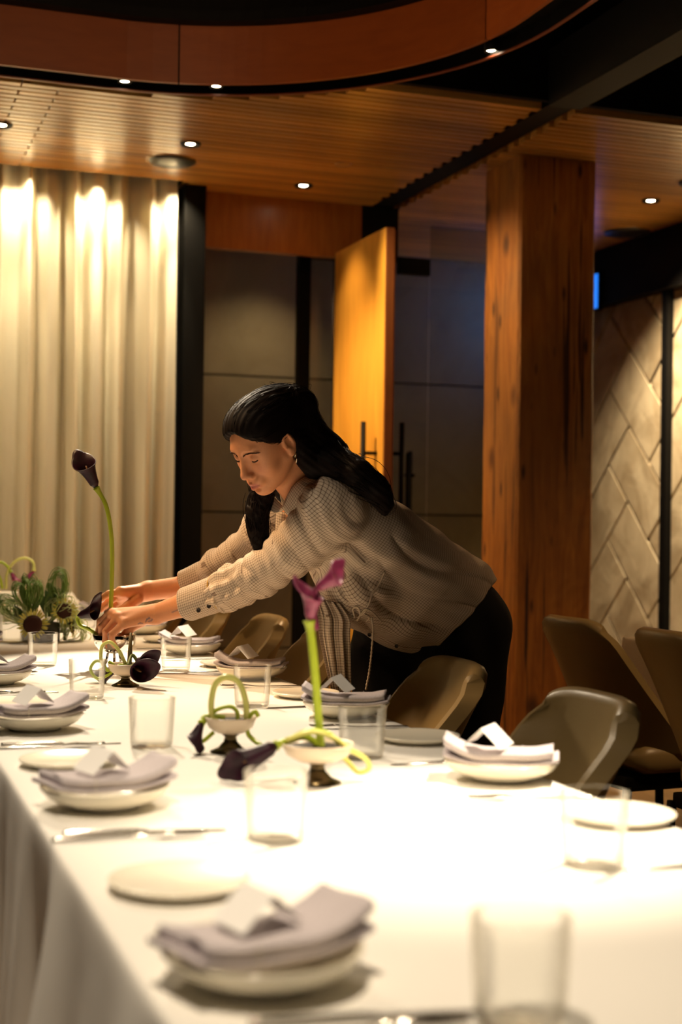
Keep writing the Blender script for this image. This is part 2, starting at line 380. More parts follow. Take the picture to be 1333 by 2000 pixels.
# timber column, slightly irregular
def column():
    x0, x1, y0, y1 = 2.787, 3.165, 5.585, 5.94
    per = []
    def side(a, b, n): return [(a[0]+(b[0]-a[0])*t, a[1]+(b[1]-a[1])*t) for t in np.linspace(0, 1, n, endpoint=False)]
    c = .012
    ring = side((x0+c, y0), (x1-c, y0), 12) + side((x1-c, y0), (x1, y0+c), 2) + side((x1, y0+c), (x1, y1-c), 8) + side((x1, y1-c), (x1-c, y1), 2) + side((x1-c, y1), (x0+c, y1), 8) + side((x0+c, y1), (x0, y1-c), 2) + side((x0, y1-c), (x0, y0+c), 12) + side((x0, y0+c), (x0+c, y0), 2)
    ring = np.array(ring); n = len(ring); cc = ring.mean(0); rows = []
    for z in np.linspace(0, H, 90):
        k = 1 + .006*np.sin(z*3.1+ring[:, 0]*9) + .004*np.sin(z*11+ring[:, 1]*23) + rng.normal(0, .0012, n)
        rows.append([(cc[0]+(p[0]-cc[0])*q, cc[1]+(p[1]-cc[1])*q, z) for p, q in zip(ring, k)])
    m = MB(); m.grid(rows, closed_v=True); return m
colo = column().build('timber_column', M['column']); tag(colo, 'massive reclaimed timber column with knots and cracks, floor to slatted ceiling', 'column')
# oval ceiling ring (suspended soffit)
RC = 1.11; cxr, cyr = .93, 4.08; cxl = .37; ynear = 1.2
def ring_pt(s, off=0):
    "point on the rounded-rectangle ring; s runs along the far side from left to right then down the right side"
    R = RC
    segs = [('l', (cxl, cyr+R), (cxr, cyr+R)), ('a', (cxr, cyr), 90, 0), ('l', (cxr+R, cyr), (cxr+R, ynear)), ('a', (cxr, ynear), 0, -90), ('l', (cxr, ynear-R), (cxl, ynear-R)),
            ('a', (cxl, ynear), -90, -180), ('l', (cxl-R, ynear), (cxl-R, cyr)), ('a', (cxl, cyr), 180, 90)]
    for g in segs:
        L = sqrt((g[2][0]-g[1][0])**2 + (g[2][1]-g[1][1])**2) if g[0] == 'l' else R*pi/2
        if s <= L + 1e-9:
            if g[0] == 'l':
                t = s/L; p = (g[1][0]+(g[2][0]-g[1][0])*t, g[1][1]+(g[2][1]-g[1][1])*t); d = ((g[2][0]-g[1][0])/L, (g[2][1]-g[1][1])/L); nrm = (-d[1], d[0])
            else:
                a = radians(g[2]+(g[3]-g[2])*s/L); p = (g[1][0]+R*cos(a), g[1][1]+R*sin(a)); nrm = (cos(a), sin(a))
            return (p[0]+nrm[0]*off, p[1]+nrm[1]*off)
        s -= L
    return (cxl + 0, cyr + R)
Ltot = .56*2 + (cyr-ynear)*2 + 2*pi*RC
zb = 2.755
rg = empty('ceiling_ring', (0, 0, 0), 0, 'large oval suspended ceiling ring with orange-brown inner face and black underside', 'ceiling ring')
joints = [0.26 + 0.0, .26 + .56 + .62]                           # two joints seen in the photograph, others evenly on
cuts = [-1.55, .80, .56 + RC*radians(78)]
while cuts[-1] < Ltot - 1.55 - 1.6: cuts.append(cuts[-1] + 1.75)
cuts.append(Ltot - 1.55)
for a, b in zip(cuts[:-1], cuts[1:]):
    ssn = np.linspace(a + .003, b - .003, 26)
    for nm in ('panel',):
        rows = []
        for off, z in ((0, zb), (0, zb+.215), (.016, zb+.215), (.016, zb)):
            rows.append([(*ring_pt(s % Ltot, off), z) for s in ssn])
        m = MB(); m.grid(rows, closed_u=True); m.build('panel', M['ring'], rg, True).data.shade_flat()
ssn = np.linspace(0, Ltot, 161)[:-1]
def band(offz, name, mt):
    m = MB(); m.grid([[(*ring_pt(s, off), z) for s in ssn] for off, z in offz], closed_u=True, closed_v=True); return m.build(name, mt, rg)
band([(.018, zb+.004), (.018, zb+.35), (.022, zb+.35), (.022, zb+.004)], 'joint_backing', M['black'])
band([(.022, zb+.05), (.022, zb+.06), (.13, zb+.06), (.13, zb+.05)], 'light_trough', M['black'])
band([(.125, zb-.002), (.125, zb+.25), (.135, zb+.25), (.135, zb-.002)], 'outer_band', M['black'])
band([(.124, zb-.005), (.124, zb), (.137, zb), (.137, zb-.005)], 'bottom_lip', M['lip'])
band([(-.06, zb+.215), (-.06, zb+.25), (.13, zb+.25), (.13, zb+.215)], 'top_band', M['black'])
for (x, y, lb) in ((.985, 5.26, 'ring spotlight at the far side of the oval ring, first from the left'), (1.318, 5.19, 'ring spotlight at the far side of the oval ring, above the header'),
               (2.100, 4.44, 'ring spotlight where the oval ring curves round above the column'), (2.11, 3.88, 'ring spotlight at the top edge of the picture on the curve')):
    o = empty('ring_spotlight', (x, y, zb + .03), 0, lb, 'spotlight', 'spotlights in the ceiling ring')
    MB().lathe([(.0, .05), (.026, .05), (.026, -.022), (.021, -.022), (.019, 0)], seg=24).build('housing', M['black_metal'], o, True)
    MB().lathe([(.0, -.019), (.0185, -.016)], seg=20).build('bulb', M['glow'], o, True)
# curtain
def curtain():
    xs = np.linspace(-.9, 1.515, 520)
    def off(x, z):
        w = x + .006*np.sin(z*1.7+x*9)
        a = .042*np.sin(2*pi*w/.118 + .9*np.sin(w*6.1)) + .016*np.sin(2*pi*w/.071+1.3) + .012*np.sin(2*pi*w/.31+z*.25)
        return a
    rows = []
    for z in np.linspace(.02, 2.79, 46):
        g = .72 + .28*ss(2.735, 1.6, z)
        rows.append(np.stack([xs, 6.715 + off(xs, z)*g, np.full_like(xs, z)], 1))
    m = MB(); m.grid(np.array(rows)); return m
m = mat('sheer_curtain', (.86, .80, .64), .85, spec=.2); t = NT(m)
tb = t.n('ShaderNodeBsdfTranslucent'); tb.inputs[0].default_value = (.86, .78, .56, 1); mx = t.n('ShaderNodeMixShader'); mx.inputs[0].default_value = .3
out = t.t.nodes['Material Output']; t.l(t.b.outputs[0], mx.inputs[1]); t.l(tb.outputs[0], mx.inputs[2]); t.l(mx.outputs[0], out.inputs[0]); M['curtain'] = m
cu = curtain().build('curtain', M['curtain'], None, True); tag(cu, 'floor-length cream sheer curtain hanging in narrow folds, lit from above', 'curtain')
box('wall_left_1', -.95, 1.55, 6.80, 6.84, 0, H, M['beam_grey'], kind='structure').name = 'wall_curtain'
# ---------------------------------------------------------------- the long table
TX0, TX1, TY0, TY1, TZ = .255, 1.045, -.30, 6.40, .75
m = mat('table_linen', (.82, .79, .74), .9, spec=.15); t = NT(m)
wv = t.noise(t.coords((1, 1, 1)), 2.2, 3, .5, .3); fine = t.noise(t.coords((1, 1, 1)), 900, 2, .5)
hm = t.n('ShaderNodeMath', operation='MULTIPLY_ADD'); hm.inputs[1].default_value = .012; t.l(fine, hm.inputs[0]); t.l(wv, hm.inputs[2]); t.bump(hm.outputs[0], .35, .02)
t.b.inputs['Sheen Weight'].default_value = .1; M['linen'] = m
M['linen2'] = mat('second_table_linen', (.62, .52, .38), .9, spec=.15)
M['table_wood'] = mat('table_wood', (.10, .05, .02), .5)
tb_ = empty('dining_table', (.65, 3.05, 0), 0, 'long dining table almost wholly hidden under a white cloth', 'table')
MB().rbox(-.375, .375, -3.32, 3.32, .715, .742, .004).build('tabletop', M['table_wood'], tb_)
for yy in (-2.6, 0, 2.6): MB().lathe([(.0, 0), (.10, 0), (.10, .012), (.04, .02), (.035, .71), (.0, .71)], (-.12, yy, 0), seg=32).build('pedestal', M['black_metal'], tb_, True)
def tablecloth(x0, x1, y0, y1, z, drop, name, mt, seed=0, amp=1.0, right_drop=None):
    "cloth: flat top, rounded edge, hanging sides with vertical folds that widen to the hem"
    r = np.random.default_rng(seed); W_, L_ = x1-x0, y1-y0
    # perimeter points at fine spacing, ccw
    per = []; st = .02
    for a, b in (((x0, y0), (x1, y0)), ((x1, y0), (x1, y1)), ((x1, y1), (x0, y1)), ((x0, y1), (x0, y0))):
        L = sqrt((b[0]-a[0])**2+(b[1]-a[1])**2); n = max(2, int(L/st))
        for k in range(n):
            t_ = k/n; per.append((a[0]+(b[0]-a[0])*t_, a[1]+(b[1]-a[1])*t_, (b[1]-a[1])/L, -(b[0]-a[0])/L))
    per = np.array(per); n = len(per); nrm = per[:, 2:].copy()
    for _ in range(3): nrm = (nrm + np.roll(nrm, 1, 0) + np.roll(nrm, -1, 0)) / 3
    s = np.arange(n)*st
    ph = r.uniform(0, 6, 4)
    fold = (np.sin(s*2*pi/.42+ph[0]+1.3*np.sin(s*1.9+ph[1]))*.5 + np.sin(s*2*pi/.23+ph[2]+np.sin(s*3.1))*.25 + np.sin(s*2*pi/.9+ph[3])*.4)
    # corners swing out
    cor = np.zeros(n)
    for cx_, cy_ in ((x0, y0), (x1, y0), (x1, y1), (x0, y1)):
        cor += np.exp(-(((per[:, 0]-cx_)**2+(per[:, 1]-cy_)**2)/.012))
    rows = []; rd = drop if right_drop is None else right_drop
    kd = 1 - (1 - rd/drop)*ss(-.2, .6, nrm[:, 0])                      # the side over the chairs hangs shorter
    for d in [0, .004, .010, .02, .04] + list(np.linspace(.07, drop, 16)):
        d = d*kd
        out = .006*(1-np.exp(-d/.006)) + amp*kd**3*(.075*(d/.5)**1.1*np.maximum(fold, -.35)*.8 + .07*(d/.5)*cor) + .018*d/.5
        zz = z - np.maximum(0, d-.002)
        rows.append(np.stack([per[:, 0]+nrm[:, 0]*out, per[:, 1]+nrm[:, 1]*out, zz], 1))
    mb = MB(); mb.grid(rows, closed_v=True)
    # top surface as one grid joined at its rim by position
    nx, ny = max(2, int(W_/st)), max(2, int(L_/st))
    gx, gy = np.linspace(x0, x1, nx+1), np.linspace(y0, y1, ny+1)
    gz = np.array([[z + .0009*np.sin(3.1*a+ph[0])*np.sin(2.3*b+ph[1])*min(1, (a-x0)*(x1-a)*30)*min(1, (b-y0)*(y1-b)*30) for a in gx] for b in gy])
    mb.grid(np.stack([np.tile(gx, (ny+1, 1)), np.tile(gy[:, None], (1, nx+1)), gz], -1)[::-1])
    o = mb.build(name, mt, None, True)
    bm = bmesh.new(); bm.from_mesh(o.data); bmesh.ops.remove_doubles(bm, verts=bm.verts[:], dist=.003); bmesh.ops.recalc_face_normals(bm, faces=bm.faces[:]); bm.to_mesh(o.data); bm.free(); o.data.shade_smooth()
    return o
tc = tablecloth(TX0, TX1, TY0, TY1, TZ, .56, 'tablecloth', M['linen'], 3, 1.9, .185)
tag(tc, 'white linen cloth draped over the long dining table with folds at its side', 'tablecloth')

# ---------------------------------------------------------------- tableware prototypes
m = mat('glazed_ceramic', (.90, .84, .68), .16, spec=.6); M['ceramic'] = m
M['ceramic_plate'] = mat('plate_ceramic', (.90, .84, .70), .18, spec=.6)
m = mat('grey_napkin_linen', (.34, .31, .33), .92, spec=.1); t = NT(m); f = t.noise(t.coords((1, 1, 1)), 500, 2); t.color(t.ramp(f, [(.35, (.47, .42, .44)), (.65, (.58, .525, .55))])); t.bump(f, .2, .001); M['napkin'] = m
M['stitch'] = mat('napkin_hem', (.62, .58, .52), .9)
M['card'] = mat('card_paper', (.90, .88, .86), .8, spec=.2)
M['steel'] = mat('polished_steel', (.62, .58, .52), .14, 1)
M['dark_steel'] = mat('dark_steel', (.10, .09, .085), .28, .9)
def bowl_mesh():
    m = MB()
    prof = [(.0, .004), (.038, .004), (.040, 0), (.046, 0), (.049, .004), (.066, .009), (.080, .017), (.087, .026), (.0885, .0295), (.0875, .031), (.0855, .030), (.080, .0215), (.066, .0135), (.045, .0095), (.0, .0085)]
    return m.lathe(prof, seg=64)
def plate_mesh():
    return MB().lathe([(.0, .002), (.050, .002), (.052, 0), (.058, 0), (.061, .003), (.074, .0075), (.0765, .0105), (.0755, .012), (.073, .0115), (.060, .0075), (.0, .0068)], seg=56)
def tumbler_mesh():
    return MB().lathe([(.0, .0), (.031, 0), (.0345, .0015), (.0365, .006), (.0405, .0835), (.0408, .0855), (.0400, .0862), (.0390, .0850), (.0353, .012), (.033, .0090), (.0, .0085)], seg=56)
def napkin_build(parent=None):
    "folded rectangular napkin, stacked layers with rolled edge, one end lifted"
    L, Wd = .176, .088
    def layer(dx, dy, w, l, z0, th, curl, seed):
        r = np.random.default_rng(seed); nu, nv = 30, 14; top = []; 
        def zz(a, b): # a along [-1,1], b across
            return z0 + .010*(abs(a)**2.2)*1.0 + curl*max(0, a)**2*.012 + .0012*np.sin(a*5+seed)+.001*np.sin(b*3+a*4)
        ring = []
        for i in range(nu+1):
            a = -1+2*i/nu; sec = []
            hw = w/2*(1-.03*abs(a)); x = dx+a*l/2
            rr = th/2
            for k in range(7):
                an = pi/2 - pi*k/6; sec.append((x+.002*np.sin(a*3+seed), dy+hw-rr+rr*cos(an), zz(a, 1)+rr+rr*sin(an)))
            for b in (.6, .2, -.2, -.6): sec.append((x, dy+b*hw, zz(a, b)))
            for k in range(7):
                an = -pi/2 - pi*k/6; sec.append((x-.002*np.sin(a*3+seed), dy-hw+rr+rr*cos(an), zz(a, -1)+rr+rr*sin(an)))
            for b in (-.6, -.2, .2, .6): sec.append((x, dy+b*hw, zz(a, b)+th+.0012*np.sin(a*7+b*2+seed)))
            ring.append(sec)
        m = MB(); m.grid(ring, closed_v=True); n = len(ring[0]); m.F.append(tuple(range(n))[::-1]); m.F.append(tuple(range(nu*n, nu*n+n)))
        return m
    root = layer(0, 0, Wd, L, .012, .0062, .2, 1)
    l2 = layer(.004, -.001, Wd*.95, L*.95, .0180, .0125, .9, 2); root.add(l2.V, l2.F)
    return root
def card_build():
    "folded tent card"
    w, l, h = .046, .046, .034; m = MB(); t_ = .0008; ang = 42
    a = radians(ang); L = .043
    for sg in (-1, 1):
        ux, uz = sg*cos(a), -sin(a)
        nx, nz = -uz*sg, abs(ux)
        pts = []
        for s_ in (0, L):
            for yy in (-w/2, w/2):
                for o_ in (0, -t_): pts.append((s_*ux+o_*nx*sg, yy, h+s_*uz+o_*nz))
        m.add(pts, [(0, 4, 6, 2), (1, 3, 7, 5), (0, 1, 5, 4), (2, 6, 7, 3), (4, 5, 7, 6), (0, 2, 3, 1)])
    return m
def knife_build():
    r = MB(); n = 40; L = .205
    for i in range(1):
        pts = []
        for k in range(n+1):
            t_ = k/n; x = -L/2+L*t_
            if t_ < .46: w = .0045+.0012*sin(t_*7); th = .0028
            elif t_ < .52: w = .0045+(t_-.46)/.06*.005; th = .0022
            else: w = .0095*(1-((t_-.52)/.48)**3.2*.95)+.0004; th = .0009
            y0 = -.0045 if t_ >= .5 else -w
            pts.append([(x, y0, 0.0003), (x, y0, th*2), (x, y0*.2+w*.3, th*2.3), (x, w, th*1.4), (x, w, .0003)])
        r.grid(pts, closed_v=True); r.F.append((4, 3, 2, 1, 0)); b = n*5; r.F.append((b, b+1, b+2, b+3, b+4))
    return r
def fork_build():
    r = MB(); L = .19
    def bar(path, w, th):
        rings = []
        path = np.array(path)
        for (x, y, z), ww in zip(path, w): rings.append([(x, y-ww, z), (x, y-ww, z+th), (x, y+ww, z+th), (x, y+ww, z)])
        b = len(r.V); r.grid(rings, closed_v=True); r.F.append((b+3, b+2, b+1, b)); e = b+4*(len(rings)-1); r.F.append((e, e+1, e+2, e+3))
    xs = np.linspace(-L/2, L/2-.045, 22); w = .0055-.0035*ss(-L/2, 0, xs)+.008*ss(.02, L/2-.045, xs)
    bar([(x, 0, .0015+.004*ss(.0, .05, x)) for x in xs], w, .0022)
    for j in range(4):
        yy = (j-1.5)*.0058; xx = np.linspace(L/2-.047, L/2, 9)
        bar([(x, yy, .0055-.004*((x-(L/2-.047))/.047)+.004*((x-(L/2-.047))/.047)**2) for x in xx], [.0018-.0008*k/8 for k in range(9)], .0018)
    return r
bowl0 = bowl_mesh().build('bowl', M['ceramic'], None, True); plate0 = plate_mesh().build('side_plate', M['ceramic_plate'], None, True)
tumb0 = tumbler_mesh().build('tumbler', M['glass'], None, True)
nap0 = napkin_build().build('napkin', M['napkin'], None, True)
st_ = MB(); st_.box(-.031, -.0295, -.043, -.0424, .0135, .034).build('hem_stitch', M['stitch'], nap0, label='pale stitched hem line')
card0 = card_build().build('place_card', M['card'], None)
knife0 = knife_build().build('knife', M['steel'], None, True); fork0 = fork_build().build('fork', M['steel'], None, True)
protos = {}; usedp = set()
def put(p, x, y, z, rz=0, label='', cat='', group=None, sc=1, tilt=(0, 0)):
    if p.name not in usedp: o = p; usedp.add(p.name)
    else:
        o = p.copy(); COL.objects.link(o)
        for ch in p.children:
            c = ch.copy(); COL.objects.link(c); c.parent = o
    o.location = (x, y, z); o.rotation_euler = (tilt[0], tilt[1], rz); o.scale = (sc, sc, sc); tag(o, label, cat, group); return o
ORD = ['nearest the camera', 'second from camera', 'third from camera', 'fourth from camera', 'fifth from camera', 'sixth from camera', 'at the far end']
def setting(side, idx, y, knife_y, fork_y, plate_y, glass_y, ord_, x=None, seedr=0, parts='bncpgkf'):
    L = side == 'left'; i_ = idx
    x = x or (.352 if L else .975); row = '' if L else 'on the chair-side row'
    row = 'in the row opposite the chairs' if L else 'in the row beside the chairs'
    rr = np.random.default_rng(100+seedr); sgn = 1 if L else -1
    if 'b' in parts: put(bowl0, x, y, TZ+.0006, rr.uniform(0, 6), f'shallow cream bowl {ord_} {row}', 'bowl', 'cream bowls at the place settings')
    a = {True: radians(14), False: radians(-24)}[L] + rr.uniform(-.12, .12)
    if 'n' in parts: put(nap0, x, y, TZ+.0135, a + (0 if L else pi), f'folded grey napkin {ord_} {row}', 'napkin', 'grey napkins in the bowls')
    if 'c' in parts:
        ca = radians(24 if L else -50) + rr.uniform(-.12, .12)
        put(card0, x-(.004 if L else .022), y+(.004 if L else 0), TZ+(.0465 if L else .0500), ca, f'white tent card {ord_} {row}', 'place card', 'place cards on the napkins', tilt=(radians(5), 0))
    if 'p' in parts and plate_y: put(plate0, x+(0 if L else .02), plate_y, TZ+.0006, 0, f'cream side plate {ord_} {row}', 'plate', 'side plates')
    if 'g' in parts and glass_y: put(tumb0, .518 if L else .833, glass_y, TZ+.0006, 0, f'clear tumbler {ord_} {row}', 'glass', 'water tumblers')
    if 'k' in parts and knife_y:
        put(knife0, x+(.060 if i_ == 0 and L else .020)*sgn, knife_y, TZ+.0006, (0 if L else pi)+rr.uniform(-.03, .03)-.11*sgn, f'steel knife {ord_} {row}', 'knife', 'table knives')
        if L: put(fork0, x+(.03 if i_ == 0 else -.005), knife_y-.026, TZ+.0006, rr.uniform(-.15, -.08), f'steel fork lying with the knife {ord_} {row}', 'fork', 'table forks')
    if 'f' in parts and fork_y: put(fork0, x+.03*sgn, fork_y, TZ+.0006, (0 if L else pi)+rr.uniform(-.03, .05)+.18*sgn, f'fork between side plate and bowl {ord_} {row}', 'fork', 'table forks')
for i, (y, ky, fy, py, gy) in enumerate([(1.182, 1.062, 1.345, 1.501, 1.02), (1.951, 1.772, 2.12, 2.29, 1.69), (2.683, 2.490, 2.86, 3.02, 2.43), (3.428, 3.235, 3.60, 3.77, 3.107), (4.17, 3.95, 4.34, 4.50, 3.817), (4.90, None, None, 5.22, 4.53)]):
    setting('left', i, y, ky, fy, py, gy, ORD[i], seedr=i, parts='bncpgkf' if i < 4 else ('bnpg' if i == 4 else 'g'))
for i, (y, ky, fy, py, gy) in enumerate([(1.994, 2.16, 1.835, 1.676, 1.458), (2.706, 2.87, 2.55, 2.377, 2.232), (3.404, 3.58, 3.22, 3.03, 2.901), (4.05, 4.24, 3.87, 3.70, 3.62), (4.78, 4.97, 4.62, 4.45, 4.34), (5.50, None, None, 5.17, 5.05), (6.16, None, None, None, 5.78)]):
    setting('right', i, y, ky, fy, py, gy, ORD[i], seedr=20+i, parts='bncpgkf' if i < 6 else 'g')
put(knife0, .96, 1.43, TZ+.0006, pi+.05, 'steel knife at the cloth edge below the chair-side tumbler nearest the camera', 'knife', 'table knives')

# ---------------------------------------------------------------- flowers
m = mat('calla_spathe', (.045, .006, .022), .45, spec=.3); t = NT(m); f = t.noise(t.coords((30, 30, 30)), 2, 3); t.color(t.ramp(f, [(.3, (.010, .0015, .006)), (.7, (.034, .004, .016))])); M['calla'] = m
m = mat('calla_spathe_pink', (.26, .02, .085), .4); t = NT(m); f = t.noise(t.coords((30, 30, 30)), 2, 3); t.color(t.ramp(f, [(.3, (.14, .012, .05)), (.7, (.36, .05, .13))])); M['calla_pink'] = m
M['stem'] = mat('calla_stem', (.42, .52, .035), .35); M['stem_pale'] = mat('calla_stem_pale', (.72, .72, .20), .35); M['stem_dark'] = mat('calla_stem_dark', (.16, .20, .05), .4)
M['stem_brown'] = mat('cut_stem_brown', (.13, .09, .03), .5)
M['spadix'] = mat('spadix', (.22, .10, .03), .7)
M['silver'] = mat('silver_bowl', (.72, .68, .62), .07, 1)
M['bronze'] = mat('aged_bronze', (.09, .065, .03), .26, .9)
M['cream_glaze'] = mat('cream_glaze', (.78, .64, .48), .3, spec=.5)
def calla_bloom(base, direc, size, mt, parent, twist=0, flare=1.0, name='bloom', open_=1.0):
    d = Vector(direc).normalized(); q = d.to_track_quat('Z', 'Y').to_matrix() @ Matrix.Rotation(twist, 3, 'Z'); nv, nu = 18, 40; rings = []
    for i in range(nv+1):
        w = i/nv; ring = []
        for k in range(nu):
            a = 2*pi*k/nu; tip = (0.5+0.5*cos(a))
            L = w*(.66+.34*tip**1.6)
            r = .045+.065*min(w*6, 1)+.07*w+.185*open_*flare*w**2.4*(1-.2*tip)
            lean = .34*w**2.2
            curl = -.14*flare*max(0, w-.8)*5*(1-tip*.5)*.5
            x = r*cos(a)*(1+.15*tip*w)+lean*.35*w; yv = r*sin(a)*(1-.1*w)
            z = L+curl
            if tip > .9 and w > .8: z += .10*(w-.8)*5*(tip-.9)*10
            ring.append(q @ Vector((x, yv, z))*size + Vector(base))
        rings.append(ring)
    m = MB(); m.grid(rings, closed_v=True); o = m.build(name, mt, parent, True)
    sm = o.modifiers.new('thick', 'SOLIDIFY'); sm.thickness = .0014; sm.offset = 0
    pts = [Vector(base)+q@Vector((.02*w, 0, .08+.55*w))*size for w in np.linspace(0, 1, 6)]
    MB().tube(pts, [.045*size, .05*size, .05*size, .045*size, .035*size, .012*size], 8).build('spadix', M['spadix'], o, True)
    return o
def calla(path, size, label, group, stem_r=.0042, mt=None, smat=None, direc=None, twist=0, flare=1., name='calla_lily', open_=1.):
    "path runs from the cut end to the bloom"
    p = smooth_path(path, 44); o = empty(name, tuple(p[0]), 0, label, 'flower', group); q = p - p[0]
    r = np.full(len(q), stem_r); r[-4:] *= np.array([1.1, 1.2, 1.4, 1.7])
    MB().tube(q, r, 10).build('stem', smat or M['stem'], o, True)
    dd = direc if direc is not None else q[-1]-q[-3]
    calla_bloom(tuple(q[-1]), dd, size, mt or M['calla'], o, twist, flare, open_=open_)
    return o
def foot_bowl(x, y, label, r=.046, zc=.030, h=.060, bowl_mat=None, foot_mat=None, foot_r=.030):
    o = empty('footed_dish', (x, y, TZ+.0006), 0, label, 'dish', 'footed flower dishes')
    MB().lathe([(.0, 0), (foot_r, 0), (foot_r*1.02, .002), (foot_r*.62, .008), (foot_r*.34, zc*.55), (foot_r*.30, zc*.8), (foot_r*.55, zc), (.0, zc)], seg=36).build('foot', foot_mat or M['bronze'], o, True)
    MB().lathe([(.0, zc), (r*.55, zc), (r*.86, zc+(h-zc)*.35), (r, h), (r*.985, h+.0008), (r*.95, h-.001), (r*.8, zc+(h-zc)*.45), (.0, zc+(h-zc)*.3)], seg=48).build('bowl', bowl_mat or M['cream_glaze'], o, True)
    MB().lathe([(.0, h-.006), (r*.90, h-.006), (r*.88, h-.012)], seg=28).build('pin_holder', M['black_metal'], o, True)
    return o
def loop(path, r, label, mt=None, name='curled_stem', group='curled calla stems'):
    p = smooth_path(path, 60); o = MB().tube(p - p[0], r, 10).build(name, mt or M['stem'], None, True, tuple(p[0])); return tag(o, label, 'stem', group)
G3 = 'callas in the footed dish nearest the camera'
c3 = PZ(620, 1530, TZ); d3 = foot_bowl(c3[0], c3[1], 'cream footed dish with dark flared bronze foot, nearest the camera', r=.055, zc=.034, h=.060, foot_r=.036)
D3 = 2.16
calla([P(628, 1472, D3), P(622, 1400, D3), P(614, 1300, D3), P(605, 1212, D3)], .062, 'tall pink-purple calla standing in the nearest footed dish', G3, .0062, M['calla_pink'], M['stem'], P(610, 1150, D3-.01)-P(603, 1212, D3), 2.4, 1.2)
calla([P(618, 1230, D3), P(612, 1180, D3+.0), P(618, 1150, D3)], .056, 'small pink calla bloom joined beside the tall pink one', G3, .004, M['calla_pink'], M['calla_pink'], P(680, 1110, D3)-P(618, 1150, D3), .5, 1.1)
calla([P(640, 1470, D3), P(600, 1440, D3), P(565, 1446, D3-.01), P(540, 1456, D3-.02)], .088, 'dark purple calla drooping over the side of the nearest footed dish', G3, .0052, M['calla'], M['stem'], P(452, 1502, D3-.04)-P(540, 1456, D3-.02), 3.4, .75)
loop([P(560, 1445, D3-.02), P(610, 1430, D3-.03), P(650, 1440, D3-.03), P(680, 1462, D3-.02), P(712, 1480, D3), P(722, 1500, D3+.01), P(700, 1508, D3+.01), P(676, 1484, D3+.01), P(655, 1466, D3)], .0040, 'pale green curled stem looping out of the nearest footed dish', M['stem_pale'])
loop([P(560, 1448, D3), P(600, 1428, D3-.02), P(640, 1432, D3-.03), P(662, 1452, D3-.02)], .0040, 'bright green stem arched low over the nearest footed dish')
G2 = 'callas in the middle footed dish'
c2 = PZ(450, 1470, TZ); foot_bowl(c2[0], c2[1], 'cream footed dish with dark bronze foot under green stem loops, middle of the table', r=.044, zc=.034, h=.060, foot_r=.034)
D2 = float(np.dot(c2-CAM, fwd))
loop([P(482, 1405, D2), P(480, 1370, D2), P(468, 1335, D2), P(445, 1322, D2), P(422, 1335, D2), P(413, 1370, D2), P(415, 1400, D2), P(425, 1408, D2)], .0052, 'tall yellow-green arch of stem rising from the middle footed dish', M['stem_pale'])
loop([P(465, 1405, D2), P(462, 1388, D2), P(448, 1380, D2), P(425, 1386, D2), P(405, 1402, D2), P(385, 1436, D2), P(380, 1448, D2), P(396, 1448, D2), P(418, 1430, D2)], .0036, 'thin lime stem bent down over the rim of the middle footed dish')
loop([P(505, 1400, D2), P(498, 1390, D2), P(486, 1404, D2), P(484, 1430, D2), P(495, 1445, D2), P(510, 1455, D2-.02)], .0040, 'lime stem curling down behind the dark calla of the middle dish')
calla([P(440, 1402, D2), P(420, 1398, D2), P(400, 1400, D2), P(394, 1412, D2-.01)], .048, 'dark calla hanging at the side of the middle footed dish', G2, .0042, M['calla'], M['stem'], P(378, 1452, D2-.02)-P(394, 1412, D2-.01), 0, 1.3)
G1 = 'callas in the footed dish below her hands'
c1 = PZ(245, 1340, TZ); foot_bowl(c1[0], c1[1], 'small cream footed dish with gold foot heaped with near-black callas', r=.042, zc=.026, h=.052, foot_r=.032)
D1 = float(np.dot(c1-CAM, fwd))
loop([P(245, 1296, D1), P(232, 1270, D1), P(215, 1254, D1), P(200, 1262, D1), P(197, 1285, D1), P(202, 1300, D1)], .0042, 'yellow-green stem arch rising over the dark callas', M['stem_pale'])
loop([P(248, 1298, D1), P(232, 1300, D1), P(212, 1318, D1), P(190, 1325, D1), P(177, 1308, D1), P(186, 1292, D1), P(201, 1294, D1), P(210, 1310, D1), P(222, 1300, D1), P(212, 1292, D1)], .0036, 'thin lime stem tied in a round loop beside the dark callas')
calla([P(250, 1300, D1), P(258, 1280, D1+.02), P(268, 1290, D1+.02)], .066, 'near-black calla lying on top of the dish with gold foot', G1, .004, M['calla'], M['stem_dark'], P(290, 1302, D1)-P(262, 1296, D1+.05), 1.0, 1.2)
calla([P(250, 1305, D1), P(258, 1300, D1), P(264, 1304, D1-.03)], .078, 'large near-black calla hanging open at the front of the dish with gold foot', G1, .004, M['calla'], M['stem_dark'], P(296, 1330, D1-.16)-P(264, 1304, D1-.03), .6, 1.3)
calla([P(240, 1305, D1), P(230, 1305, D1+.02), P(222, 1310, D1+.03)], .068, 'dark calla tucked behind the tied green loop', G1, .004, M['calla'], M['stem_dark'], P(192, 1326, D1+.05)-P(222, 1310, D1+.03), 2.0, 1.1)
# upright cut stems and blades behind
o = MB().tube([P(252, 1312, D1+.04), P(254, 1275, D1+.04), P(256, 1236, D1+.04)], [.0058, .0056, .0030], 10).build('cut_stem', M['stem_brown'], None, True); tag(o, 'upright brown-green cut stem behind the dark callas', 'stem')
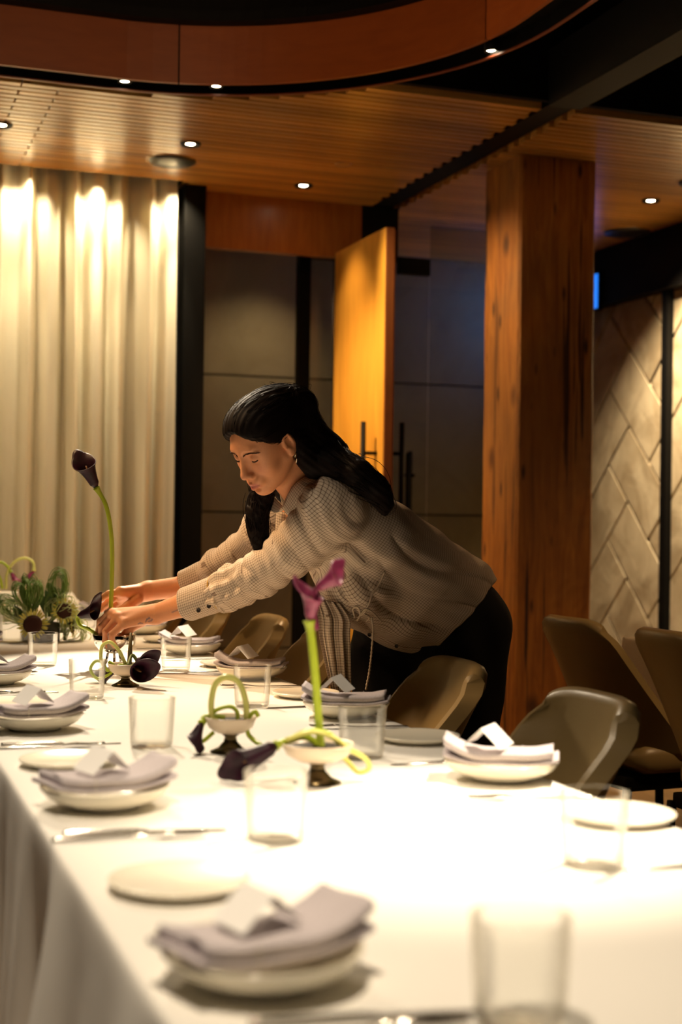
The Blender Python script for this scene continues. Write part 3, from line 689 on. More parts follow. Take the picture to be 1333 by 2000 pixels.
# silver footed bowl she arranges
Dh = 3.68; cs = P(223, 1240, Dh)
sb = empty('silver_compote', (cs[0], cs[1], TZ+.0006), 0, 'tall mirror-polished silver bowl on slim legs under her hands', 'bowl')
zb_ = float(P(223, 1277, Dh)[2]) - TZ; zt_ = float(P(223, 1240, Dh)[2]) - TZ
MB().lathe([(.0, zb_), (.020, zb_+.001), (.038, zb_+.010), (.050, zb_+.026), (.0555, zt_), (.0545, zt_+.001), (.049, zb_+.028), (.036, zb_+.013), (.0, zb_+.004)], seg=56).build('bowl', M['silver'], sb, True)
for a in (.4, 2.5, 4.6): MB().tube([(.017*cos(a), .017*sin(a), zb_+.002), (.021*cos(a), .021*sin(a), zb_*.5), (.032*cos(a), .032*sin(a), .002)], .0034, 10).build('leg', M['silver'], sb, True)
MB().lathe([(.0, 0), (.038, 0), (.040, .002), (.036, .004), (.0, .004)], seg=40).build('base', M['silver'], sb, True)
MB().lathe([(.0, zt_-.01), (.046, zt_-.01), (.044, zt_-.016)], seg=30).build('pin_holder', M['black_metal'], sb, True)
calla([P(214, 1258, Dh), P(216, 1200, Dh), P(219, 1120, Dh), P(218, 1050, Dh), P(208, 990, Dh), P(188, 952, Dh)], .098, 'single tall dark purple calla with long curved green stem standing above her hands', 'callas in the silver bowl', .0056, M['calla'], M['stem'], P(163, 900, Dh-.02)-P(188, 952, Dh), 2.9, 1.0)
calla([P(196, 1246, Dh), P(176, 1230, Dh), P(158, 1222, Dh), P(152, 1212, Dh), P(153, 1203, Dh)], .080, 'dark purple calla on a bent green stem beside her fingers', 'callas in the silver bowl', .0052, M['calla'], M['stem'], P(206, 1184, Dh-.03)-P(153, 1200, Dh), 1.6, 1.2)
# bunch of sunflowers and looped grass in a dark vase
gv = PZ(80, 1252, TZ); Dg = float(np.dot(gv-CAM, fwd))
vs_ = empty('square_vase', (gv[0], gv[1], TZ+.0006), .3, 'small square smoked-glass vase holding sunflowers and looped grass', 'vase')
M['vase'] = mat('smoked_vase', (.02, .022, .014), .12, spec=.6)
m = MB(); a_ = .044
m.grid([[(-a_, -a_, z), (a_, -a_, z), (a_, a_, z), (-a_, a_, z)] for z in (0, .06)], closed_v=True); m.F.append((3, 2, 1, 0)); m.grid([[(-b, -b, z), (b, -b, z), (b, b, z), (-b, b, z)] for b, z in ((a_, .06), (a_-.005, .06), (a_-.005, .01))], closed_v=True); m.F.append((len(m.V)-4, len(m.V)-3, len(m.V)-2, len(m.V)-1))
m.build('vase_body', M['vase'], vs_)
M['petal'] = mat('sunflower_petal', (.66, .62, .12), .55); M['disc'] = mat('sunflower_disc', (.045, .012, .006), .9)
M['grass'] = mat('looped_grass', (.20, .34, .07), .4); M['grass_pale'] = mat('looped_grass_pale', (.55, .66, .28), .4); M['leafm'] = mat('dark_leaf', (.07, .15, .03), .5)
def sunflower(u, v, d, nrm, label, r=.030):
    c = P(u, v, d); o = empty('sunflower', tuple(c), 0, label, 'flower', 'sunflowers in the square vase'); q = Vector(nrm).normalized().to_track_quat('Z', 'Y').to_matrix(); T = lambda p: tuple(q @ Vector(p))
    m = MB(); m.grid([[T((rr*cos(a), rr*sin(a), z)) for a in np.linspace(0, 2*pi, 28, endpoint=False)] for rr, z in ((.0, .008), (r*.35, .008), (r*.58, .006), (r*.66, 0), (r*.2, -.008))], closed_v=True); m.build('flower_head', M['disc'], o, True)
    for k in range(30):
        a = 2*pi*k/30+rng.uniform(-.08, .08); L = r*rng.uniform(.95, 1.2); w = r*.075; up = rng.uniform(.0, .012)
        pts = []
        for t_, ww in ((0, .5), (.35, 1), (.7, .8), (1, .08)):
            rr = r*.6+(L-r*.6)*t_; z = up*t_*(1.4-t_)*1.6
            pts.append([T((rr*cos(a)-s_*ww*w*sin(a), rr*sin(a)+s_*ww*w*cos(a), z+(.0015 if s_ == 0 else 0))) for s_ in (-1, 0, 1)])
        m = MB(); m.grid(pts); m.build('petal', M['petal'], o, True)
    end = np.array(gv)+np.array([0, 0, .03])-c
    MB().tube(smooth_path([T((0, 0, -.004)), T((0, 0, -.02)), tuple(end)], 10), .003, 6).build('stem', M['grass'], o, True)
    return o
tocam = CAM - gv
sunflower(64, 1220, Dg-.105, (tocam[0]+.1, tocam[1], 1.1), 'sunflower facing the camera low at the front of the square vase', .046)
sunflower(125, 1193, Dg-.03, (tocam[0]+1.5, tocam[1], 1.2), 'sunflower turned upward at the back of the square vase', .040)
sunflower(140, 1220, Dg+.01, (3, -1, .1), 'sunflower turned sideways at the edge of the square vase', .042)
def grass_loops(name, centers, n, mt, label=None):
    m = MB()
    for k in range(n):
        u, v, w, h, tl = centers[k % len(centers)]; j = rng.normal(0, 1, 6)
        hh = h*(1+.12*j[0]); ww = w*(1+.25*j[1]); d = Dg + .02*j[2]; lean = tl*(1+.2*j[3])
        b0 = np.array([u+1.5*j[4], v]); pts = []
        for a in np.linspace(-.15*pi, 1.15*pi, 13):
            x = ww*cos(a); y = hh*(.5+.5*sin(a)) if True else 0
            px, py = x*cos(lean)-(-y)*sin(lean)*-1, 0
            X_ = b0[0] + x*cos(lean) + y*sin(lean); Y_ = b0[1] - y*cos(lean) + x*sin(lean)
            pts.append(P(X_, Y_, d + .012*cos(a)*j[5]))
        m.tube(smooth_path([P(b0[0], b0[1]+14, Dg)] + pts + [P(b0[0]+2, b0[1]+14, Dg)], 34), .0013+.0005*rng.random(), 5, flat=.5)
    o = m.build(name, mt, None, True); c = Vector(gv); 
    for vv in o.data.vertices:
        vv.co.z = max(vv.co.z, TZ+.003); vv.co -= c
    o.location = c; return o
gA = grass_loops('looped_grass', [(55, 1185, 8, 52, -.1), (70, 1180, 9, 44, .15), (30, 1195, 12, 40, -.8), (95, 1190, 9, 40, .35), (112, 1160, 12, 42, .1), (45, 1175, 10, 36, -.3), (108, 1172, 15, 56, .12), (52, 1178, 7, 50, -.05), (62, 1182, 9, 52, .05)], 120, M['grass']); tag(gA, 'dark green grass blades bent into upright loops above the square vase', 'grass', kind='stuff')
gB = grass_loops('looped_grass', [(125, 1238, 20, 44, 1.35), (118, 1222, 14, 44, 1.1), (90, 1205, 14, 44, .7), (50, 1205, 14, 46, -1.0), (70, 1180, 8, 40, 0), (122, 1234, 22, 40, 1.6), (112, 1212, 16, 46, 1.25), (100, 1196, 12, 44, .9), (38, 1206, 12, 44, -1.2)], 110, M['grass_pale']); tag(gB, 'pale green grass loops spilling over the side of the square vase', 'grass', kind='stuff')
for k, (u, v, a) in enumerate(((95, 1165, -.5), (100, 1150, -.4), (40, 1195, -1.0), (120, 1195, .6), (80, 1170, -.2))):
    base = P(u+10, v+34, Dg); tip = P(u-14*sin(-a), v-12, Dg-.02); pts = []
    dv = tip-base; sd = np.cross(dv, fwd); sd /= np.linalg.norm(sd)
    for t_ in np.linspace(0, 1, 8):
        w_ = .013*sin(pi*min(1, t_*.95+.03)); c = base+dv*t_+np.array([0, 0, .01*sin(pi*t_)]); pts.append([c-sd*w_, c+fwd*-.002, c+sd*w_])
    pts = np.array(pts)-base; m = MB(); m.grid(pts); o = m.build('broad_leaf', M['leafm'], None, True, tuple(base)); tag(o, ['broad dark leaf leaning left at the top of the sunflower bunch', 'highest broad dark leaf in the sunflower bunch', 'broad dark leaf low at the left of the sunflower bunch', 'broad dark leaf behind the upturned sunflower', 'broad dark leaf in the middle of the sunflower bunch'][k], 'leaf', 'broad leaves in the square vase')
# far compote with curled callas at the frame edge
Df = 5.3; cf = P(8, 1160, Df)
fc = empty('white_compote', (cf[0], cf[1], TZ+.0006), 0, 'white footed compote with curled callas at the far end beside the curtain', 'bowl')
hz = float(cf[2])-TZ
MB().lathe([(.0, 0), (.045, 0), (.046, .004), (.014, .014), (.009, hz*.5), (.014, hz-.03), (.0, hz-.03)], seg=36).build('foot', M['cream_glaze'], fc, True)
MB().lathe([(.0, hz-.03), (.022, hz-.03), (.045, hz-.016), (.056, hz+.006), (.054, hz+.007), (.04, hz-.008), (.0, hz-.014)], seg=44).build('bowl', M['ceramic'], fc, True)
GF = 'callas in the far white compote'
calla([P(12, 1150, Df), P(14, 1120, Df), P(28, 1098, Df), P(48, 1090, Df), P(64, 1098, Df), P(66, 1115, Df)], .05, 'calla with pale arched stem curving down at the far white compote', GF, .0055, M['calla_pink'], M['stem_pale'], P(52, 1130, Df)-P(66, 1112, Df), 1, .8)
calla([P(5, 1150, Df), P(0, 1130, Df), P(-12, 1105, Df), P(2, 1098, Df), P(16, 1108, Df), P(22, 1118, Df)], .05, 'pinkish calla hanging under a lime stem at the far white compote', GF, .0055, M['calla_pink'], M['stem'], P(34, 1142, Df)-P(22, 1118, Df), 1, .8)
# crumpled white napkins heaped at the far end
def crumple(x, y, s, seed, label):
    r = np.random.default_rng(seed); pts = []
    for i in range(15):
        row = []
        for j in range(15):
            a, b = (i/14-.5)*2, (j/14-.5)*2; e = (1-abs(a)**3)*(1-abs(b)**3)
            z = s*e*(.20+.34*abs(sin(a*3.1+seed+b*1.7))+.20*abs(sin(b*4.2-seed))+.05*r.normal())
            row.append((a*s*.95, b*s*.95, max(z, .001)))
        pts.append(row)
    m = MB(); m.grid(pts); o = m.build('crumpled_napkin', M['linen'], None, True, (x, y, TZ+.001)); tag(o, label, 'napkin', 'white napkins at the far end')
p_ = PZ(128, 1182, TZ); crumple(p_[0], p_[1], .075, 1, 'crumpled white napkin behind the sunflowers at the far table end')
p_ = PZ(158, 1186, TZ); crumple(p_[0]-.07, p_[1]+.05, .06, 2, 'peaked white napkin at the far table end, beside her farther hand')
# ---------------------------------------------------------------- chairs
m = mat('tan_leather', (.28, .195, .08), .38, spec=.45); t = NT(m); f = t.noise(t.coords((1, 1, 1)), 120, 4); g = t.noise(t.coords((1, 1, 1)), 3, 3)
t.color(t.ramp(g, [(.3, (.25, .175, .07)), (.7, (.32, .225, .095))])); t.bump(f, .12, .002); M['leather'] = m
def shell_pts(off, nt=16, na=44):
    "tub-shaped back; chair faces -X locally, centred on y=0; rows bottom -> top"
    rows = []
    for i in range(nt+1):
        t_ = i/nt; z = .44 + .375*t_
        hw = .162 + .010*t_ + off*.8
        side = .015 + .17*(1-t_)**1.1          # how far the sides wrap forward
        lean = .15*t_
        if t_ > .86: hw -= .030*((t_-.86)/.14)**2.6; z -= 0
        pts2 = []
        for k in range(na+1):
            q = -1+2*k/na; yy = hw*(1.12*q-.12*q**3)
            x = lean+off-(.025+side)*abs(q)**2.8
            pts2.append((x, yy, z-.018*t_*abs(q)**6))
        rows.append(pts2)
    return np.array(rows)
def chair_build(label):
    o = empty('dining_chair', (0, 0, 0), 0, label, 'chair', 'tan leather dining chairs')
    outer = shell_pts(.019); inner = shell_pts(-.019)
    m = MB(); n1, n2 = outer.shape[:2]
    mid_top = (outer[-1]+inner[-1])/2 + np.array([0, 0, .020]); mid_bot = (outer[0]+inner[0])/2-np.array([0, 0, .01])
    q1 = outer[-1]*.85+inner[-1]*.15+np.array([0, 0, .012]); q2 = outer[-1]*.15+inner[-1]*.85+np.array([0, 0, .012])
    rows = np.concatenate([mid_bot[None], outer, q1[None], mid_top[None], q2[None], inner[::-1], mid_bot[None]])
    # close the side ends with rounded caps
    e0 = rows[:, 0]; m.grid(rows)
    for col in (0, -1):
        ring = rows[:, col]; c = (outer[:, col]+inner[:, col])/2+np.array([-.016, 0, 0]); 
        n = n1; mids = np.concatenate([c[:1], c, c[-1:], c[-1:], c[-1:], c[::-1], c[:1]])
        m.grid(np.stack([ring, mids], 1) if col == 0 else np.stack([mids, ring], 1))
    b = m.build('backrest', M['leather'], o, True)
    m = MB(); pts = []
    for i in range(15):
        a = i/14; x = -.36+.37*a; hw = .165-.05*max(0, .25-a)*2-.05*max(0, a-.8)
        sec = []
        for k in range(24):
            an = 2*pi*k/24; c, s_ = cos(an), sin(an); sx = abs(c)**.35*(1 if c > 0 else -1); sz = abs(s_)**.6*(1 if s_ > 0 else -1)
            en = min(1, 6*a+.25, 6*(1-a)+.25); sec.append((x, hw*sx*min(1, en+.4), .435+.045*sz*en+.01*(1-(c*c))))
        pts.append(sec)
    m.grid(pts, closed_v=True); m.F.append(tuple(range(24))[::-1]); m.F.append(tuple(range(14*24, 15*24))); m.build('seat', M['leather'], o, True)
    MB().rbox(-.32, .02, -.14, .14, .355, .395, .01).build('seat_base', M['black_metal'], o)
    for sx, sy in ((-.29, -.14), (-.29, .14), (.02, -.14), (.02, .14)):
        MB().tube([(sx, sy, .37), (sx*1.04+(.02 if sx > 0 else -.01), sy*1.12, 0)], .014, 10).build('leg', M['black_metal'], o, True)
    for sy in (-.15, .15): MB().tube([(-.295, sy, .16), (.035, sy, .16)], .009, 8).build('stretcher', M['black_metal'], o, True)
    return o
ch0 = chair_build('tan leather tub dining chair beside the footed dish, nearest chair at the long table')
CH = [(1.20, 2.33, 0, None), (1.20, 2.96, 0, 'tan leather chair just in front of the standing person, its back hiding her hips'), (1.19, 3.83, .0, 'tan leather chair partly hidden behind the hanging shirt tie'),
      (1.20, 4.42, 0, 'tan leather chair under her outstretched forearm, with shaded right edge'), (1.20, 5.12, 0, 'tan leather chair behind the tumblers, second beyond her forearm'), (1.20, 5.78, 0, 'farthest tan leather chair visible under her hand')]
for i, (x, y, rz, lb) in enumerate(CH):
    c = ch0 if i == 0 else copy_tree(ch0)
    c.location = (x, y, 0); c.rotation_euler = (0, 0, rz)
    if lb: c['label'] = lb
for x, y, rz, lb in ((2.17, 3.73, pi+.06, 'tan leather chair seen from behind at the second table, beside the timber column'), (2.19, 3.24, pi-.03, 'tan leather chair seen from behind at the second table, at the picture edge'),
                     (3.62, 3.95, 0, 'tan leather chair on the far side of the second table')):
    c = copy_tree(ch0); c.location = (x, y, 0); c.rotation_euler = (0, 0, rz); c.scale = (1, 1, 1.045); c['label'] = lb
t2 = empty('dining_table', (2.95, 3.65, 0), 0, 'second smaller table beyond the timber column, under a cloth', 'table')
MB().rbox(-.34, .34, -.70, .70, .71, .742, .004).build('tabletop', M['table_wood'], t2)
MB().lathe([(.0, 0), (.25, 0), (.25, .012), (.04, .02), (.035, .71), (.0, .71)], seg=32).build('pedestal', M['black_metal'], t2, True)
tc2 = tablecloth(2.60, 3.30, 2.94, 4.36, TZ, .22, 'tablecloth', M['linen2'], 8, .6); tag(tc2, 'cream cloth on the second table beyond the column', 'tablecloth')
put(plate0, 2.70, 4.15, TZ+.0006, 0, 'side plate on the second table beyond the column', 'plate', 'side plates')
put(bowl0, 2.73, 3.80, TZ+.0006, 0, 'cream bowl on the second table beyond the column', 'bowl', 'cream bowls at the place settings')
put(nap0, 2.73, 3.80, TZ+.0135, .5, 'grey napkin in the bowl on the second table', 'napkin', 'grey napkins in the bowls')
put(tumb0, 2.84, 4.20, TZ+.0006, 0, 'clear tumbler on the second table beyond the column', 'glass', 'water tumblers')
# ---------------------------------------------------------------- implicit surfaces (for the person)
class Field:
    def __init__(s): s.pr = []; s.disp = None; s.clip = None
    def add(s, fn, c, R, k=.01, op='u'): s.pr.append((fn, np.asarray(c, float), R, k, op)); return s
    def cone(s, a, b, ra, rb, k=.01, op='u', lat=None, ls=1.):
        "tapered capsule; lat/ls widen it along one axis"
        a = np.asarray(a, float); b = np.asarray(b, float); ab = b-a; L2 = ab @ ab + 1e-12
        lat = None if lat is None else np.asarray(lat, float)/np.linalg.norm(lat)
        def fn(p):
            q = p-a; t = np.clip((q @ ab)/L2, 0, 1); q = q - t[:, None]*ab
            if lat is not None: q = q - (1-1/ls)*(q @ lat)[:, None]*lat
            return np.sqrt((q*q).sum(1)) - (ra+(rb-ra)*t)
        return s.add(fn, (a+b)/2, sqrt(L2)/2+max(ra, rb)*max(1, ls), k, op)
    def chain(s, pts, rs, k=.01, lat=None, ls=None):
        for i in range(len(pts)-1):
            l_ = 1. if ls is None else (ls if np.isscalar(ls) else (ls[i]+ls[i+1])/2)
            s.cone(pts[i], pts[i+1], rs[i], rs[i+1], k, 'u', lat, l_)
        return s
    def ell(s, c, r, k=.01, op='u', R=None):
        c = np.asarray(c, float); r = np.asarray(r, float); R = np.eye(3) if R is None else np.asarray(R)
        def fn(p):
            q = (p-c) @ R; k0 = np.sqrt(((q/r)**2).sum(1)); k1 = np.sqrt(((q/(r*r))**2).sum(1))+1e-9
            return k0*(k0-1)/k1
        return s.add(fn, c, max(r), k, op)
    def ev(s, p, sel=None):
        d = np.full(len(p), 1.)
        for i in (range(len(s.pr)) if sel is None else sel):
            fn, c, R, k, op = s.pr[i]; e = fn(p)
            if op == 'u':
                h = np.maximum(k-np.abs(d-e), 0)/k; d = np.minimum(d, e)-h*h*k*.25
            elif op == 's':
                h = np.maximum(k-np.abs(-d-e), 0)/k; d = -(np.minimum(-d, e)-h*h*k*.25)
            else:
                h = np.maximum(k-np.abs(d-e), 0)/k; d = np.maximum(d, e)+h*h*k*.25
        if s.disp is not None: d = d + s.disp(p)
        if s.clip is not None: d = np.maximum(d, s.clip(p))
        return d
    def mesh(s, h):
        lo = np.min([c-R for _, c, R, _, op in s.pr if op == 'u'], 0)-4*h; hi = np.max([c+R for _, c, R, _, op in s.pr if op == 'u'], 0)+4*h
        nb = np.ceil((hi-lo)/(8*h)).astype(int); ns = -(-nb//4); NY, NZ = int(nb[1]*8+40), int(nb[2]*8+40)
        g9 = np.stack(np.meshgrid(*[np.arange(9)]*3, indexing='ij'), -1).reshape(-1, 3); b4 = np.stack(np.meshgrid(*[np.arange(4)]*3, indexing='ij'), -1).reshape(-1, 3)
        cen = np.array([x[1] for x in s.pr]); rad = np.array([x[2] for x in s.pr]); kk = np.array([x[3] for x in s.pr]); un = np.array([x[4] == 'u' for x in s.pr])
        VK, VP, Q = [], [], []
        key = lambda c: (c[..., 0].astype(np.int64)*NY + c[..., 1])*NZ + c[..., 2]
        for si in np.ndindex(*ns):
            b0 = np.array(si)*4; cc = lo+(b0*8+16)*h; hd = 16*h*1.74
            near = np.linalg.norm(cen-cc, axis=1)-rad < hd+kk+.01
            if not (near & un).any(): continue
            sel = np.nonzero(near)[0]; bl = b0+b4
            d = s.ev(lo+(bl*8+4)*h, sel); bl = bl[np.abs(d) < 9.5*h+.004]
            if not len(bl): continue
            idx = (bl[:, None, :]*8+g9[None]); p = lo+idx.reshape(-1, 3)*h
            D = s.ev(p, sel).reshape(-1, 9, 9, 9); B = len(bl); neg = D < 0
            # cell vertices
            cnt = np.zeros((B, 8, 8, 8)); acc = np.zeros((B, 8, 8, 8, 3))
            for ax in range(3):
                o1, o2 = [a for a in range(3) if a != ax]
                for i in (0, 1):
                    for j in (0, 1):
                        sl = [None]*3; sl[o1] = slice(i, i+8); sl[o2] = slice(j, j+8); sa = list(sl); sb = list(sl); sa[ax] = slice(0, 8); sb[ax] = slice(1, 9)
                        A_, B_ = D[(slice(None), *sa)], D[(slice(None), *sb)]; m = (A_ < 0) != (B_ < 0)
                        t = np.where(m, A_/np.where(m, A_-B_, 1), 0); cnt += m
                        acc[..., ax] += t; acc[..., o1] += m*i; acc[..., o2] += m*j
            bi, ci, cj, ck = np.nonzero(cnt)
            cell = bl[bi]*8+np.stack([ci, cj, ck], 1); VK.append(key(cell)); VP.append(lo+(cell+acc[bi, ci, cj, ck]/cnt[bi, ci, cj, ck][:, None])*h)
            for ax in range(3):
                o1, o2 = (ax+1) % 3, (ax+2) % 3
                sa = [slice(0, 8)]*3; sb = list(sa); sb[ax] = slice(1, 9)
                A_, B_ = neg[(slice(None), *sa)], neg[(slice(None), *sb)]; bi, ci, cj, ck = np.nonzero(A_ != B_); flip = A_[bi, ci, cj, ck]
                c = bl[bi]*8+np.stack([ci, cj, ck], 1); e1 = np.zeros(3, int); e1[o1] = 1; e2 = np.zeros(3, int); e2[o2] = 1
                q = np.stack([key(c-e1-e2), key(c-e2), key(c), key(c-e1)], 1); q[~flip] = q[~flip][:, ::-1]; Q.append(q)
        VK = np.concatenate(VK); VP = np.concatenate(VP); Q = np.concatenate(Q)
        o = np.argsort(VK); VK, VP = VK[o], VP[o]; ix = np.searchsorted(VK, Q); ix[ix >= len(VK)] = 0; ok = (VK[ix] == Q).all(1); return VP, ix[ok]
def fast_mesh(name, V, Q, mt, parent, smooth=True):
    me = bpy.data.meshes.new(name); me.vertices.add(len(V)); me.vertices.foreach_set('co', V.astype(np.float32).ravel())
    me.loops.add(Q.size); me.loops.foreach_set('vertex_index', Q.astype(np.int32).ravel()); me.polygons.add(len(Q))
    me.polygons.foreach_set('loop_start', np.arange(0, Q.size, 4, dtype=np.int32)); me.polygons.foreach_set('loop_total', np.full(len(Q), 4, np.int32))
    me.update(calc_edges=True); me.validate()
    if smooth: me.shade_smooth()
    me.materials.append(mt); o = bpy.data.objects.new(name, me); COL.objects.link(o); o.parent = parent; return o
def set_col(o, C):
    a = o.data.color_attributes.new('Col', 'FLOAT_COLOR', 'POINT'); a.data.foreach_set('color', np.concatenate([C, np.ones((len(C), 1))], 1).astype(np.float32).ravel())
def wsmooth(x, a, b): return ss(a, b, x)

# ---------------------------------------------------------------- the person
rv = right/np.linalg.norm(right); uv_ = upv/np.linalg.norm(upv); bv = -fwd/np.linalg.norm(fwd)
PSI, TH, RL, HS = radians(50), radians(33), radians(-3), .945
Fh = -sin(PSI)*cos(TH)*rv - sin(TH)*uv_ + cos(PSI)*cos(TH)*bv; Lh = cos(PSI)*rv + sin(PSI)*bv; Uh = np.cross(Fh, Lh)
Lr, Ur = Lh*cos(RL)+Uh*sin(RL), Uh*cos(RL)-Lh*sin(RL); RH = np.stack([Lr, Ur, Fh], 1)*1.0     # local -> world columns
EYE = P(481, 892, 3.27); OH = EYE - RH @ np.array([0, 0, .070])*HS
hl = lambda *p: OH + RH @ (np.array(p, float)*HS)                 # head local -> world
tol = lambda p: ((p-OH) @ RH)/HS
person = empty('person', tuple(P(885, 1930, 3.5)*np.array([1, 1, 0])), 0, 'dark-haired woman in checked shirt and black trousers bending over the table', 'person')
PO = np.array(person.location)
HB = {}
mb = LB = cos(radians(74))*rv + sin(radians(74))*bv               # body's left axis
B = Field(); E3 = lambda x: RH
def he(c, r, k=.01, op='u', rot=None):
    Rm = RH if rot is None else RH @ np.array(Matrix.Rotation(rot[0], 3, rot[1]))
    B.ell(hl(*c), np.array(r)*HS, k*HS, op, Rm)
def hc(a, b, ra, rb, k=.01, op='u', lat=None, ls=1.): B.cone(hl(*a), hl(*b), ra*HS, rb*HS, k*HS, op, None if lat is None else RH @ np.array(lat, float), ls)
# torso and limbs first
neckT, neckB = hl(0, -.055, -.030), P(612, 972, 3.42)
spine = [P(640, 1005, 3.42), P(720, 1062, 3.48), P(790, 1120, 3.55), P(880, 1195, 3.65)]
B.chain(spine, [.066, .085, .085, .10], .04, LB, [1.7, 1.35, 1.3, 1.5])
shN, shF = P(652, 1000, 3.27), P(572, 990, 3.58)
for sgn, sh in ((1, shN), (-1, shF)): B.cone(spine[0], sh, .07, .055, .03)
armN = [shN, P(577, 1072, 3.36), P(508, 1122, 3.45), P(450, 1149, 3.52), P(364, 1180, 3.595), P(303, 1200, 3.63)]
armF = [shF, P(520, 1040, 3.64), P(478, 1082, 3.69), P(430, 1113, 3.73), P(362, 1146, 3.77), P(290, 1154, 3.78)]
B.chain(armN, [.05, .042, .036, .034, .0305, .0250], .012); B.chain(armF, [.05, .042, .036, .034, .0295, .0255], .012)
# neck
B.cone(neckT, neckB, .050*HS, .056, .02, 'u'); B.cone(hl(0, -.075, .005), P(590, 980, 3.40), .030, .028, .02)
# head
he((0, .030, -.014), (.0715, .083, .093), .02)
he((0, .004, .020), (.0625, .083, .0605), .02)
he((0, -.052, .030), (.047, .050, .046), .022)
for s_ in (1, -1):
    hc((s_*.051, -.045, .000), (s_*.016, -.093, .058), .017, .013, .030)
    he((s_*.036, -.030, .048), (.026, .027, .024), .018)
    he((s_*.047, .0, .035), (.018, .022, .028), .02)
hc((-.034, .019, .067), (.034, .019, .067), .0105, .0105, .014)
for s_ in (1, -1):
    he((s_*.031, .000, .088), (.019, .0125, .0145), .014, 's')
    he((s_*.0315, -.003, .0635), (.0150, .0140, .0140), .004)
he((0, -.064, .074), (.028, .018, .018), .016)                     # muzzle
he((0, -.095, .064), (.019, .015, .018), .014)                     # chin
he((0, -.084, .086), (.016, .005, .006), .008, 's')                # dip under lower lip
hc((0, .014, .074), (0, -.034, .0975), .0075, .0085, .010)         # nose bridge
hc((0, .006, .062), (0, -.040, .078), .010, .0135, .010)
he((0, -.040, .0985), (.0095, .0085, .0095), .007)
for s_ in (1, -1):
    he((s_*.0115, -.0435, .0885), (.0075, .0075, .0095), .005)
    he((s_*.0065, -.0505, .0935), (.0032, .0028, .0042), .003, 's')
hc((0, -.053, .0935), (0, -.062, .0925), .0016, .0022, .005, 's')  # philtrum
hc((-.019, -.0715, .0815), (-.004, -.0665, .0905), .0025, .0044, .004); hc((.019, -.0715, .0815), (.004, -.0665, .0905), .0025, .0044, .004)
hc((-.016, -.0745, .0830), (0, -.0785, .0895), .0030, .0056, .004); hc((.016, -.0745, .0830), (0, -.0785, .0895), .0030, .0056, .004)
hc((-.021, -.0725, .086), (0, -.0722, .0975), .0010, .0012, .0025, 's'); hc((.021, -.0725, .086), (0, -.0722, .0975), .0010, .0012, .0025, 's')
for s_ in (1, -1):                                                  # ears
    he((s_*.0725, -.010, -.014), (.0075, .030, .018), .006, 'u', (radians(12), 'X'))
    he((s_*.0815, -.006, -.009), (.0085, .0195, .0115), .003, 's', (radians(12), 'X'))
    he((s_*.0735, -.034, -.008), (.0055, .009, .008), .006)
    he((s_*.0755, -.012, .003), (.0035, .006, .004), .004)
    hc((s_*.078, .012, -.016), (s_*.077, -.012, -.022), .0022, .0022, .004)
# hands
def hand(W, mcps, fingers, thumb, rw, rm, rf, palm=None):
    for m_ in mcps: B.cone(W, m_, rw, rm, .010)
    for a, b in zip(mcps[:-1], mcps[1:]): B.cone(a, b, rm*.95, rm*.92, .006)
    for m_, f in zip(mcps, fingers):
        ch = [m_]+f; r0 = rf
        for i in range(len(ch)-1):
            B.cone(ch[i], ch[i+1], r0*(1.08-.10*i), r0*(.98-.10*i), .0025)
            if i: B.cone(ch[i], ch[i]+1e-4, r0*(1.10-.10*i), r0*(1.10-.10*i), .002)
    B.chain(thumb, [rf*1.7, rf*1.25, rf*1.1, rf*.9], .006)
Wn = armN[-1]
mN = [P(243, 1217, 3.612), P(230, 1206, 3.630), P(220, 1200, 3.652), P(214, 1198, 3.672)]
fN = [[P(217, 1240, 3.600), P(219, 1254, 3.615), P(225, 1262, 3.632)],
      [P(207, 1233, 3.622), P(206, 1252, 3.632), P(211, 1264, 3.645)],
      [P(199, 1224, 3.650), P(198, 1244, 3.658), P(203, 1256, 3.668)],
      [P(196, 1214, 3.680), P(193, 1231, 3.685), P(196, 1243, 3.692)]]
tN = [P(278, 1212, 3.645), P(254, 1228, 3.672), P(238, 1246, 3.675), P(229, 1257, 3.665)]
hand(Wn, mN, fN, tN, .0215, .0135, .0092)
Wf = armF[-1]
mF = [P(236, 1156, 3.735), P(234, 1163, 3.752), P(238, 1171, 3.770), P(244, 1178, 3.785)]
fF = [[P(213, 1160, 3.722), P(198, 1168, 3.722), P(188, 1176, 3.725)],
      [P(214, 1174, 3.742), P(203, 1183, 3.742), P(198, 1191, 3.742)],
      [P(222, 1184, 3.765), P(212, 1193, 3.765), P(208, 1199, 3.765)],
      [P(232, 1189, 3.785), P(225, 1197, 3.785), P(221, 1202, 3.785)]]
tF = [P(268, 1170, 3.750), P(250, 1184, 3.725), P(236, 1192, 3.715), P(226, 1198, 3.71)]
hand(Wf, mF, fF, tF, .0215, .0145, .0096)
# legs and feet (inside the trousers)
hipN, hipF = P(893, 1250, 3.61), P(800, 1275, 3.72)
ankN, ankF = P(905, 1880, 3.62), P(835, 1845, 3.70); ankN[2] = .09; ankF[2] = .09
knN, knF = (hipN+ankN)/2+np.array([-.03, 0, .02]), (hipF+ankF)/2+np.array([-.03, 0, .02])
for h_, k_, a_ in ((hipN, knN, ankN), (hipF, knF, ankF)):
    B.chain([h_, k_, a_], [.085, .055, .038], .03); B.cone(a_, a_+np.array([-.13, .02, -.055]), .034, .024, .02)
    B.cone(spine[-1], h_, .09, .085, .04)
V, Q = B.mesh(.0022)
